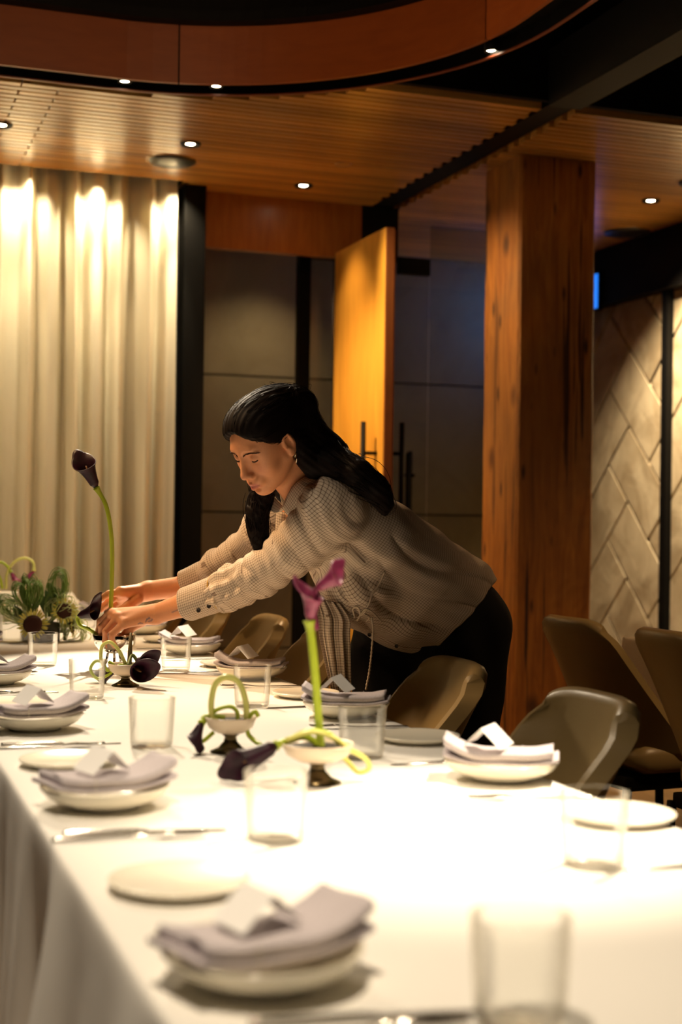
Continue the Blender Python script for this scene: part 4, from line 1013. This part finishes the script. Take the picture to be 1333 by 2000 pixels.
# skin material
m = mat('skin', (.6, .3, .2), .48, spec=.35); t = NT(m)
at = t.n('ShaderNodeAttribute', attribute_name='Col'); f = t.noise(t.coords((1, 1, 1)), 260, 3); c = t.mix(t.ramp(f, [(.35, (0, 0, 0)), (.65, (.10, .10, .10))]), at.outputs['Color'], (.42, .15, .09)); t.color(c); t.bump(f, .06, .001)
t.b.inputs['Subsurface Weight'].default_value = 0; t.b.inputs['Subsurface Radius'].default_value = (.012, .005, .003); t.b.inputs['Subsurface Scale'].default_value = .6
M['skin'] = m
M['hair'] = mat('dark_hair', (.0065, .003, .002), .62, spec=.10)
M['brow'] = mat('eyebrow_hair', (.05, .024, .014), .8, spec=.05)
M['trouser'] = mat('black_trousers', (.008, .007, .007), .85, spec=.2)
body = fast_mesh('body', V-PO, Q, M['skin'], person)
L = tol(V); x, y, z = np.abs(L[:, 0]), L[:, 1], L[:, 2]
C = np.tile(np.array([.71, .305, .14]), (len(V), 1))
def paint(mask, col): 
    global C
    C = C*(1-mask[:, None]) + np.array(col)*mask[:, None]
paint(.45*np.exp(-(((x-.038)/.018)**2+((y+.035)/.018)**2))*(z > .03), (.62, .22, .13))
paint(.35*np.exp(-(((x)/.012)**2+((y+.040)/.012)**2))*(z > .08), (.62, .24, .15))
lip = np.exp(-(((y+.0723)/.0085)**4+(x/.0215)**6))*(z > .076); paint(.85*lip, (.46, .10, .085))
paint(.8*np.exp(-((y+.0722)/.0014)**2)*(x < .021)*(z > .078), (.16, .03, .03))
paint(.35*np.exp(-(((x-.031)/.018)**2+((y-.004)/.008)**2))*(z > .05), (.40, .17, .10))
hand_m = np.exp(-((np.linalg.norm(V-fN[0][2], axis=1))/.05)**2); paint(.35*hand_m, (.66, .27, .16))
def seg_paint(a, b, w, col, s_=.8):
    ab = b-a; q = V-a; t_ = np.clip(q @ ab/(ab @ ab), 0, 1); d = np.linalg.norm(q-t_[:, None]*ab, axis=1); paint(s_*ss(w*1.6, w*.6, d), col)
INK = (.10, .09, .13)
def on_surf(u, v, d):
    "point of the skin mesh first met along the view of pixel u,v"
    r = ray(u, v); r = r/np.linalg.norm(r); q = V-CAM; tt = q @ r; dd = np.linalg.norm(q-tt[:, None]*r, axis=1); i = np.nonzero(dd < .004)[0]
    return V[i[np.argmin(tt[i])]] if len(i) else P(u, v, d)
for pts in ([(333, 1197), (345, 1192), (356, 1188)],): 
    q = [on_surf(*a, 3.6) for a in pts]
    for a, b in zip(q[:-1], q[1:]): seg_paint(a, b, .0014, INK, .7)
q = [on_surf(*a, 3.6) for a in ((210, 1232), (209, 1240), (210, 1248))]
for a, b in zip(q[:-1], q[1:]): seg_paint(a, b, .0018, INK, .75)
def ink(pts, w, s_=.75):
    q = [on_surf(*a, 3.6) for a in pts]
    for a, b in zip(q[:-1], q[1:]): seg_paint(a, b, w, INK, s_)
ink([(271, 1221), (275, 1219), (279, 1220)], .0017); ink([(285, 1218), (288, 1213), (291, 1209)], .0016); ink([(288, 1216), (293, 1214), (296, 1212)], .0018); ink([(286, 1212), (292, 1211)], .0014)
set_col(body, C)
# eyebrows, lashes
def onface(lx, ly, lz0=.13):
    "front surface of the face at head-local x,y"
    q = L; d2 = (q[:, 0]-lx)**2+(q[:, 1]-ly)**2; i = np.nonzero((d2 < .0035**2) & (q[:, 2] > .03))[0]
    if not len(i): return np.array([lx, ly, .07])
    j = i[np.argmax(q[i, 2])]; return np.array([lx, ly, q[j, 2]])
mbw = {}
for s_ in (1, -1):
    mB = MB()
    for k in range(70):
        a = (k/69)**1.1; lx = s_*(.0105+.042*a); ly = .0095+.0066*sin(min(1, a*1.25)*pi*.60)-.0045*a*a
        p0 = onface(lx, ly+rng.uniform(-.0024, .0018)*(1-.5*a)); dr = np.array([s_*(.0035+.003*a), .0028*(1-a)-.0010*a, -.001-.002*a])
        mB.tube([hl(*(p0+np.array([0, 0, .0002])))-PO, hl(*(p0+dr*.5+np.array([0, 0, .0012])))-PO, hl(*(p0+dr+np.array([0, 0, .0002])))-PO], [.0007, .0006, .0002], 5)
    mB.build('eyebrow', M['brow'], person, True)
    c = np.array([s_*.0315, -.003, .0635]); pts = []; mL = MB()
    for a in np.linspace(-52, 55, 12):
        e = radians(-30+10*abs(a/55)**2*1.2); ar = radians(a)*s_; pts.append(hl(*(c+np.array([.0156*sin(ar)*cos(e), .0148*sin(e), .0148*cos(ar)*cos(e)])))-PO)
    mL.tube(pts, .0013, 6)
    for i in range(1, 11):
        p = tol(pts[i]+PO); fan = (p-c); fan = fan/np.linalg.norm(fan); mL.tube([pts[i], hl(*(p+fan*.0010+np.array([0, -.0010, 0])))-PO, hl(*(p+fan*.0019+np.array([0, -.0017, 0])))-PO], [.0006, .0005, .0002], 4)
    mL.build('eyelashes', M['hair'], person, True)
# hoop earring
M['gold'] = mat('earring_metal', (.85, .70, .50), .12, 1)
ec = hl(.0775, -.051, -.008); pts = [ec + .0095*(cos(a)*uv_*1.15+sin(a)*(bv*.95+rv*.22)) - PO for a in np.linspace(0, 2*pi, 25)]
MB().tube(pts, .0016, 8).build('earring', M['gold'], person, True)

# ---------------------------------------------------------------- hair
Hf = Field()
def hhe(c, r, k=.015, op='u'): Hf.ell(hl(*c), np.array(r)*HS, k, op, RH)
hhe((0, .036, -.022), (.0805, .086, .100))
hhe((0, .050, .026), (.068, .060, .058), .03)
pA = np.array([0, .079, .090]); nA = np.array([0, .65, -.76])
Hf.add(lambda p: -((tol(p)-pA) @ nA)*HS + .0045*np.cos(tol(p)[:, 0]*75)*HS, hl(0, 0, 0), .5, .006, 'i')
hp1 = [hl(.0, .02, -.095), P(640, 893, 3.36), P(664, 908, 3.28), P(700, 926, 3.235), P(735, 955, 3.235), P(752, 985, 3.25), P(748, 1004, 3.26)]
hr1 = [.060, .047, .034, .028, .026, .015, .003]
Hf.chain(hp1, hr1, .03, None)
Hf.cone(hl(.055, -.03, -.045), P(618, 918, 3.31), .030, .026, .02); Hf.cone(hl(-.05, -.03, -.05), P(560, 960, 3.5), .032, .03, .02)
Hf.cone(P(612, 905, 3.30), P(668, 912, 3.26), .026, .024, .02)
bun = P(568, 778, 3.33); Hf.ell(bun, (.040, .030, .022), .03, 'u', np.stack([rv, bv, uv_], 1)); Hf.ell(bun+.028*rv-.010*uv_, (.032, .030, .022), .03); Hf.ell(bun-.035*rv+.004*uv_, (.030, .03, .014), .03)
hp2 = [hl(-.045, -.055, -.02), P(512, 962, 3.40), P(503, 1000, 3.40), P(505, 1040, 3.41), P(508, 1066, 3.41), P(504, 1082, 3.41)]
hr2 = [.03, .026, .023, .020, .013, .003]
Hf.chain(hp2, hr2, .02)
def hdisp(p):
    q = tol(p); a = np.arctan2(q[:, 0], q[:, 1]+.3)
    return .0009*np.sin(a*170+q[:, 2]*30)*np.exp(-np.maximum(0, -q[:, 1]-.02)*20) + (.0010*np.sin(p @ uv_*330+p @ rv*250)+.0012*np.sin(p @ uv_*70-p @ rv*25))*ss(.0, -.06, q[:, 1])
Hf.disp = hdisp
Vh, Qh = Hf.mesh(.003); hair = fast_mesh('hair', Vh-PO, Qh, M['hair'], person)
# loose strands over the mass
mS = MB(); bl = tol(bun)
idx = rng.choice(len(Vh), 900)
me = hair.data; nrm = np.zeros(len(Vh)*3, np.float32); me.vertices.foreach_get('normal', nrm); nrm = nrm.reshape(-1, 3)
for i in idx:
    p = Vh[i].copy(); q = tol(p); n_ = nrm[i]
    if q[1] > -.03 and np.linalg.norm(p-OH) < .16:
        pts = [p+n_*.0006]; dirv = bun-p
        for s_ in range(6):
            dirv = bun-pts[-1]; dirv = dirv - n_*(dirv @ n_)*.9; dirv /= np.linalg.norm(dirv)+1e-9; c_ = pts[-1]+dirv*.009
            j = np.argmin(((Vh[::3]-c_)**2).sum(1))*3; n_ = nrm[j]; pts.append(Vh[j]+n_*(.0011+.0012*rng.random()))
        pp = smooth_path(pts, 8)
        mS.tube(pp-PO, .0006, 3, cap=False)
def strand_chain(hp, hr, n, w=.004, ext=1.0):
    hp = smooth_path(hp, 14); hr = np.interp(np.linspace(0, 1, 14), np.linspace(0, 1, len(hr)), hr)
    T = np.gradient(hp, axis=0); T /= np.linalg.norm(T, axis=1)[:, None]; A = np.cross(T, fwd); A /= np.linalg.norm(A, axis=1)[:, None]; Bn = np.cross(T, A)
    for k in range(n):
        a0 = rng.uniform(0, 2*pi); ph = rng.uniform(0, 6); fr = rng.uniform(.9, 1.12); s0 = rng.integers(0, 5); s1 = rng.integers(10, 15); pts = []
        for i in range(s0, s1):
            an = a0+.5*sin(i*.5+ph)+i*.08; rr = hr[i]*fr+.0008; pts.append(hp[i]+A[i]*(rr*cos(an)+w*sin(i*.8+ph))+Bn[i]*(rr*sin(an)+w*cos(i*.7+ph)))
        if len(pts) > 3: mS.tube(smooth_path(pts, 16)-PO, .0008, 3, cap=False)
strand_chain(hp1[1:], hr1[1:]+[], 320); strand_chain(hp2, hr2, 220); strand_chain(hp1[1:], [h*1.25+.004 for h in hr1[1:]], 16, .007); strand_chain(hp2, [h*1.2+.004 for h in hr2], 12, .005)
for k in range(14):                                                  # fly-aways over the crown
    a = rng.uniform(-1, 1); b0 = bun+rv*a*.05+uv_*.012; pts = [b0, b0+uv_*(.018+.01*rng.random())+rv*rng.uniform(-.02, .02), b0+uv_*rng.uniform(.0, .02)+rv*rng.uniform(-.045, .05)]
    mS.tube(smooth_path(pts, 9)-PO, .0005, 3, cap=False)
mS.build('hair_strands', M['hair'], person, True)

# ---------------------------------------------------------------- checked shirt
Sf = Field()
tor = [P(655, 1000, 3.43), P(720, 1064, 3.47), P(792, 1122, 3.54), P(862, 1172, 3.62), P(915, 1210, 3.68)]; tr = [.100, .114, .124, .128, .120]
Sf.chain(tor, tr, .05, LB, [1.65, 1.4, 1.3, 1.35, 1.35])
Sf.cone(P(640, 1075, 3.43), P(690, 1160, 3.44), .055, .062, .05, 'u', LB, 1.7); Sf.cone(P(690, 1160, 3.44), P(770, 1215, 3.54), .062, .055, .05, 'u', LB, 1.8); Sf.cone(P(770, 1215, 3.54), P(850, 1262, 3.62), .052, .030, .04, 'u', LB, 2.2)
sN = [P(650, 998, 3.285), P(577, 1072, 3.36), P(510, 1121, 3.45), P(452, 1149, 3.52), P(422, 1160, 3.552)]; sNr = [.080, .058, .052, .0505, .040]
sF = [P(565, 990, 3.58), P(520, 1040, 3.64), P(480, 1080, 3.69), P(430, 1112, 3.73), P(405, 1124, 3.745)]; sFr = [.075, .058, .050, .047, .038]
Sf.chain(sN, sNr, .02); Sf.chain(sF, sFr, .02); Sf.cone(P(600, 965, 3.43), P(655, 1000, 3.43), .062, .09, .03, 'u', LB, 1.3)
# opening at the neck
Sf.cone(P(560, 928, 3.36), P(597, 956, 3.40), .048, .042, .012, 's', LB, 1.15)
hemP = P(895, 1204, 3.64); hn = P(895+72, 1204+66, 3.64)-hemP; hn /= np.linalg.norm(hn)
Sf.clip = lambda p: (p-hemP) @ hn + .004*np.sin(p @ LB*40)
chains = [(tor, tr, 0.), (sN, sNr, 1.), (sF, sFr, 2.)]
def chain_coord(p, ch, rs):
    best = None; acc = 0
    for i in range(len(ch)-1):
        ab = ch[i+1]-ch[i]; L_ = np.linalg.norm(ab); q = p-ch[i]; t_ = q @ ab/(L_*L_)
        tc_ = np.clip(t_, 0 if i else -9, 1 if i < len(ch)-2 else 9); qq = q-tc_[:, None]*ab; d = np.linalg.norm(qq, axis=1)-(rs[i]+(rs[i+1]-rs[i])*np.clip(tc_, 0, 1))
        if i == 0: pass
        e1 = LB - ab*(LB @ ab)/(L_*L_); e1 /= np.linalg.norm(e1); e2 = np.cross(ab/L_, e1); an = np.arctan2(qq @ e2, qq @ e1); s_ = acc+tc_*L_
        if best is None: best = [d, s_, an]
        else:
            m_ = d < best[0]; best = [np.where(m_, a, b) for a, b in zip((d, s_, an), best)]
        acc += L_
    return best
def sdisp(p):
    dt, st2, at_ = chain_coord(p, tor, tr); dn, sn2, an2 = chain_coord(p, sN, sNr); df, sf2, af2 = chain_coord(p, sF, sFr)
    wv_ = lambda s_, a, f1: np.sin(s_*f1+1.8*np.sin(a*1.5+s_*9)+.7*np.sin(a*4+2))
    rid = lambda v: (1-np.abs(v))**1.5*2-1                              # sharp-crested folds
    slv = .0042*rid(np.sin(sn2*46+1.3*np.sin(an2*1.4+sn2*7)))*(.35+.65*np.sin(an2*1.1+sn2*13)**2)+.0016*np.sin(sn2*150+3*np.sin(an2*2))
    slv += .0035*np.sin(an2*9)*ss(.26, .36, sn2)                         # gathers into the cuff
    slf = .0042*np.sin(sf2*60+1.5*np.sin(af2*1.4))+.0035*np.sin(af2*9)*ss(.22, .3, sf2)
    q = p-spine[1]; a1, b1 = q @ uv_, q @ rv
    tv = .0050*rid(np.sin((a1*.75+b1*.55)*52+1.6*np.sin(b1*13-a1*6)))*(.3+.7*np.sin(b1*9+a1*15+1)**2)+.0028*np.sin((a1*.9-b1*.35)*75+2*np.sin(b1*16))*np.cos(b1*11)**2+.0010*np.sin(a1*140+b1*60)
    mt_ = dt < np.minimum(dn, df)
    wN = ss(.03, -.01, dn-dt); wF = ss(.03, -.01, df-dt)*(dn > df)
    return tv*(1-np.maximum(wN, wF)) + slv*wN + slf*wF*(1-wN)
Sf.disp = sdisp
Vs, Qs = Sf.mesh(.0034)
m = mat('checked_shirt', (.6, .5, .4), .82, spec=.15); t = NT(m)
def plaid(m, t, pitch=.0064, lw=.20):
    uvn = t.n('ShaderNodeUVMap', uv_map='UVMap'); sp = t.n('ShaderNodeSeparateXYZ'); t.l(uvn.outputs[0], sp.inputs[0]); outs = []
    for ax in (0, 1):
        d = t.n('ShaderNodeMath', operation='DIVIDE'); d.inputs[1].default_value = pitch; t.l(sp.outputs[ax], d.inputs[0])
        f_ = t.n('ShaderNodeMath', operation='FRACT'); t.l(d.outputs[0], f_.inputs[0]); l_ = t.n('ShaderNodeMath', operation='LESS_THAN'); l_.inputs[1].default_value = lw; t.l(f_.outputs[0], l_.inputs[0]); outs.append(l_.outputs[0])
    mx_ = t.n('ShaderNodeMath', operation='ADD'); t.l(outs[0], mx_.inputs[0]); t.l(outs[1], mx_.inputs[1])
    ml = t.n('ShaderNodeMath', operation='MULTIPLY'); ml.inputs[1].default_value = .62; ml.use_clamp = True; t.l(mx_.outputs[0], ml.inputs[0])
    t.color(t.mix(ml.outputs[0], (.62, .51, .40), (.12, .065, .045)))
plaid(m, t); f = t.noise(t.coords((1, 1, 1)), 55, 3, .5, .5); t.bump(f, .25, .003); M['shirt'] = m
shirt = fast_mesh('shirt', Vs-PO, Qs, M['shirt'], person)
def face_uv(o, V_, Q_, chs):
    fc = V_[Q_].mean(1); cc_ = [chain_coord(fc, c[0], c[1]) for c in chs]; D_ = np.stack([c[0] for c in cc_]); D_[0] += .004; w = D_.argmin(0)
    UV = np.zeros((len(Q_), 4, 2))
    for k, c in enumerate(chs):
        i = np.nonzero(w == k)[0]
        if not len(i): continue
        d_, s_, a_ = chain_coord(V_[Q_[i]].reshape(-1, 3), c[0], c[1]); s_ = s_.reshape(-1, 4); a_ = a_.reshape(-1, 4); ac = cc_[k][2][i][:, None]
        a_ = ac+np.mod(a_-ac+pi, 2*pi)-pi; Rm = np.mean(c[1])*(1.35 if k == 0 else 1.05); UV[i, :, 0] = s_; UV[i, :, 1] = a_*Rm
    l_ = o.data.uv_layers.new(name='UVMap'); l_.data.foreach_set('uv', UV.reshape(-1).astype(np.float32))
# torso pattern: project across the body so the checks stay square on the side we see
def torso_uv():
    fc = Vs[Qs].mean(1); cc_ = [chain_coord(fc, c[0], c[1]) for c in chains]; D_ = np.stack([c[0] for c in cc_]); D_[0] += .006; w = D_.argmin(0); w = np.where(((w == 1) & (cc_[1][1] < .03)) | ((w == 2) & (cc_[2][1] < .03)), 0, w)
    UV = np.zeros((len(Qs), 4, 2)); ax = (tor[3]-tor[0])/np.linalg.norm(tor[3]-tor[0]); nx_ = np.cross(ax, LB); nx_ /= np.linalg.norm(nx_)
    i = np.nonzero(w == 0)[0]; pp = Vs[Qs[i]]-tor[1]; s_ = pp @ ax; ea, eb = .118*1.42, .118; phi = np.arctan2(pp @ nx_/eb, (pp @ LB)/ea)
    pg = np.linspace(-pi, pi, 721); al = np.concatenate([[0], np.cumsum(np.hypot(ea*np.sin(pg[1:]), eb*np.cos(pg[1:]))*(pg[1]-pg[0]))]); pc = phi[:, :1]; phi = pc+np.mod(phi-pc+pi, 2*pi)-pi
    c_ = np.interp(phi, pg, al)-al[360]; warp = .012*np.sin(s_*11+c_*5)+.006*np.sin(c_*24+s_*6)
    UV[i, :, 0] = s_+.010*np.sin(c_*14+s_*7); UV[i, :, 1] = c_+warp
    for k in (1, 2):
        i = np.nonzero(w == k)[0]; c = chains[k]; d_, s2, a_ = chain_coord(Vs[Qs[i]].reshape(-1, 3), c[0], c[1]); s2 = s2.reshape(-1, 4); a_ = a_.reshape(-1, 4); ac = cc_[k][2][i][:, None]
        a_ = ac+np.mod(a_-ac+pi, 2*pi)-pi; UV[i, :, 0] = s2+.004*np.sin(a_*2+s2*30); UV[i, :, 1] = a_*.056+.003*np.sin(s2*40)
    shirt.data.uv_layers.new(name='UVMap').data.foreach_set('uv', UV.reshape(-1).astype(np.float32))
torso_uv()
def grid_obj(name, pts, mt, parent, thick=.0016, uvs=None, closed_v=False, label=None, s=1.):
    pts = np.asarray(pts)-PO; m_ = MB(); m_.grid(pts, closed_v=closed_v); o = m_.build(name, mt, parent, True)
    nu, nv = pts.shape[:2]
    du = np.concatenate([[0], np.cumsum(np.linalg.norm(np.diff(pts, axis=0), axis=2).mean(1))]); dv = np.concatenate([[0], np.cumsum(np.linalg.norm(np.diff(pts, axis=1), axis=2).mean(0))]); step = dv[-1]/max(1, nv-1)
    lay = o.data.uv_layers.new(name='UVMap'); arr = []
    for i in range(nu-1):
        for j in range(nv if closed_v else nv-1):
            j2 = j+1; v2 = dv[j2] if j2 < nv else dv[-1]+step
            arr += [(du[i], dv[j]), (du[i], v2), (du[i+1], v2), (du[i+1], dv[j])]
    lay.data.foreach_set('uv', np.array(arr, np.float32).ravel())
    sm = o.modifiers.new('thick', 'SOLIDIFY'); sm.thickness = thick; sm.offset = 0
    if label: o['label'] = label
    return o
def cuff(A, Bp, ra, rb, name='cuff'):
    ab = Bp-A; L_ = np.linalg.norm(ab); T = ab/L_; e1 = fwd-T*(fwd @ T); e1 /= np.linalg.norm(e1); e2 = np.cross(T, e1); rows = []
    for t_, dr in ((0, -.004), (.04, 0), (.3, .0005), (.6, 0), (.96, .0008), (1, -.001)):
        r_ = ra+(rb-ra)*t_+dr; rows.append([A+ab*t_+r_*(cos(a)*e1*.92+sin(a)*e2)+T*.0022*sin(3*a) for a in np.linspace(0, 2*pi, 48, endpoint=False)])
    return rows, e1, e2, T
rows, e1, e2, T_ = cuff(P(428, 1158, 3.548), P(364, 1181, 3.60), .0455, .0425); cfN = grid_obj('cuff', rows, M['shirt'], shirt, .002, closed_v=True, label='buttoned near cuff of the checked shirt'); cfN.matrix_parent_inverse = Matrix()
rows, *_ = cuff(P(412, 1121, 3.745), P(362, 1143, 3.775), .043, .039); grid_obj('cuff', rows, M['shirt'], shirt, .002, closed_v=True)
M['yellow_thread'] = mat('yellow_tape', (.50, .30, .05), .7); M['button'] = mat('dark_button', (.03, .022, .018), .3)
A = P(430, 1157, 3.546); pts = [A+.0478*(cos(a)*e1*.92+sin(a)*e2)+T_*.003 - PO for a in np.linspace(0, 2*pi, 40)]
MB().tube(pts, .0021, 6, cap=False).build('cuff_tape', M['yellow_thread'], shirt, True)
def button(u, v, d, parent, r=.0055):
    c = P(u, v, d); n_ = CAM-c; n_ = Vector(n_).normalized(); q = n_.to_track_quat('Z', 'Y').to_matrix(); m_ = MB()
    m_.grid([[tuple(q @ Vector((rr*cos(a), rr*sin(a), z_))+Vector(c-PO)) for a in np.linspace(0, 2*pi, 18, endpoint=False)] for rr, z_ in ((0, .0008), (r*.6, .0008), (r*.8, .002), (r, .0012), (r, -.001))], closed_v=True); return m_.build('button', M['button'], parent, True)
def surf_d(u, v, VV):
    r = ray(u, v); rn = r/np.linalg.norm(r); q = VV-CAM; tt = q @ rn; dd = np.linalg.norm(q-tt[:, None]*rn, axis=1); i = np.nonzero(dd < .006)[0]
    return (tt[i].min()/np.linalg.norm(r)) if len(i) else None
for u, v in ((388, 1192), (408, 1184)): button(u, v, 3.578-.0435 if u < 400 else 3.562-.045, shirt)
for u, v in ((722, 1240), (775, 1262), (630, 1170), (676, 1206)):
    d_ = surf_d(u, v, Vs)
    if d_: button(u, v, d_-.001, shirt, .0048)
# collar: stand and two leaves
def leaf(pts_top, pts_bot, n=12):
    a, b = smooth_path(pts_top, n), smooth_path(pts_bot, n); return [[a[j]+(b[j]-a[j])*t_+(bv*.004*sin(pi*t_)) for j in range(n)] for t_ in np.linspace(0, 1, 7)]
grid_obj('collar', leaf([P(612, 920, 3.335), P(592, 934, 3.315), P(577, 945, 3.31), P(562, 968, 3.315), P(552, 992, 3.335)], [P(640, 925, 3.31), P(618, 945, 3.28), P(598, 965, 3.275), P(580, 992, 3.29), P(562, 1006, 3.31)]), M['shirt'], shirt, .0025, label='near pointed collar leaf')
grid_obj('collar', leaf([P(525, 958, 3.45), P(532, 966, 3.42), P(540, 975, 3.40), P(550, 986, 3.37), P(556, 994, 3.345)], [P(516, 985, 3.44), P(524, 992, 3.42), P(534, 1000, 3.40), P(542, 1001, 3.375), P(548, 1000, 3.36)]), M['shirt'], shirt, .0025, label='far pointed collar leaf')
grid_obj('collar_stand', leaf([P(600, 922, 3.36), P(580, 938, 3.335), P(566, 960, 3.33), P(556, 985, 3.345)], [P(612, 935, 3.35), P(590, 955, 3.32), P(572, 978, 3.32), P(560, 994, 3.335)]), M['shirt'], shirt, .0025)
qd = float((on_surf(555, 1010, 3.36)-CAM) @ fwd)-.006
grid_obj('placket', leaf([P(541, 996, qd+.01), P(550, 999, qd), P(560, 1001, qd), P(568, 1003, qd)], [P(538, 1040, qd+.02), P(548, 1044, qd+.008), P(560, 1046, qd+.004), P(572, 1044, qd+.004)]), M['shirt'], shirt, .0022)
# hanging front tail of the shirt, tied at the waist
def tail():
    rows = []; n = 26
    L0 = smooth_path([P(612, 1165, 3.36), P(622, 1205, 3.345), P(624, 1240, 3.34), P(634, 1290, 3.34), P(648, 1352, 3.34)], 22); R0 = smooth_path([P(662, 1178, 3.33), P(682, 1210, 3.33), P(682, 1240, 3.33), P(683, 1290, 3.33), P(684, 1362, 3.33)], 22)
    for i in range(22):
        rows.append([L0[i]+(R0[i]-L0[i])*t_+fwd*(.012*sin(t_*15+i*.05)*(.3+.7*i/21)+.006*sin(t_*31))*1.0+rv*.003*sin(t_*20) for t_ in np.linspace(0, 1, n)])
    return rows
grid_obj('shirt_tail', tail(), M['shirt'], shirt, .0022, label='loose front tail hanging straight down')
M['cord'] = mat('tie_cord', (.50, .40, .30), .9)
def cord(uvs, off=.004, r=.0022, name='tie_cord'):
    pts = []; last = 3.3
    for u, v in uvs:
        d_ = surf_d(u, v, Vs); last = d_ if d_ else last; pts.append(P(u, v, last-off))
    pth = smooth_path(pts, 40)-PO; MB().tube(pth, [r*(1+.25*sin(i*1.9)) for i in range(40)], 6).build(name, M['cord'], shirt, True)
cord([(752, 1116), (742, 1140), (728, 1160), (722, 1178), (712, 1196), (700, 1208)]); cord([(636, 1203), (655, 1204), (675, 1202), (694, 1207)])
for q in ([(694, 1207), (690, 1190), (700, 1186), (704, 1200), (698, 1212)], [(700, 1206), (715, 1190), (728, 1196), (738, 1206), (745, 1214)], [(698, 1206), (712, 1200), (722, 1206), (716, 1214)]): cord(q, .006)
hg = smooth_path([P(726, 1206, 3.285), P(729, 1230, 3.28), P(726, 1275, 3.28), P(722, 1310, 3.28), P(715, 1348, 3.28)], 60)-PO
MB().tube(hg, [.0022*(1+.35*sin(i*2.2)) for i in range(60)], 6).build('tie_cord', M['cord'], shirt, True)

# ---------------------------------------------------------------- trousers and shoes
Tf = Field()
Tf.chain([P(868, 1180, 3.64), P(900, 1225, 3.67), P(885, 1275, 3.67)], [.109, .117, .119], .04, LB, 1.35)
Tf.cone(P(740, 1232, 3.60), P(860, 1255, 3.66), .058, .09, .05, 'u', LB, 1.8)
hN2, hF2 = P(892, 1275, 3.62), P(764, 1290, 3.70)
kN2, kF2 = hN2*.5+ankN*.5+np.array([-.01, 0, 0]), hF2*.5+ankF*.5+np.array([-.02, 0, 0])
fN_, fF_ = ankN.copy(), ankF.copy(); fN_[2] = .05; fF_[2] = .05
Tf.chain([hN2, kN2, fN_], [.122, .108, .085], .04); Tf.chain([hF2, kF2, fF_], [.114, .098, .085], .04)
Tf.disp = lambda p: .003*np.sin(p @ rv*70+2*np.sin(p[:, 2]*8))+.003*np.sin(p[:, 2]*30+p @ rv*20)
Tf.clip = lambda p: .035-p[:, 2]
Vt, Qt = Tf.mesh(.007); trousers = fast_mesh('trousers', Vt-PO, Qt, M['trouser'], person)
for a_ in (ankN, ankF):
    Sh = Field(); base = a_.copy(); base[2] = .035; Sh.cone(base+np.array([.04, -.01, 0]), base+np.array([-.15, .05, -.003]), .036, .030, .02); Sh.cone(base, a_, .036, .034, .02); Sh.clip = lambda p: .002-p[:, 2]
    v_, q_ = Sh.mesh(.006); fast_mesh('shoe', v_-PO, q_, M['button'], person)
for o in list(person.children) + [c for ch in person.children for c in ch.children]: o.matrix_parent_inverse = Matrix()
print('person', len(V), len(Vh), len(Vs), len(Vt))
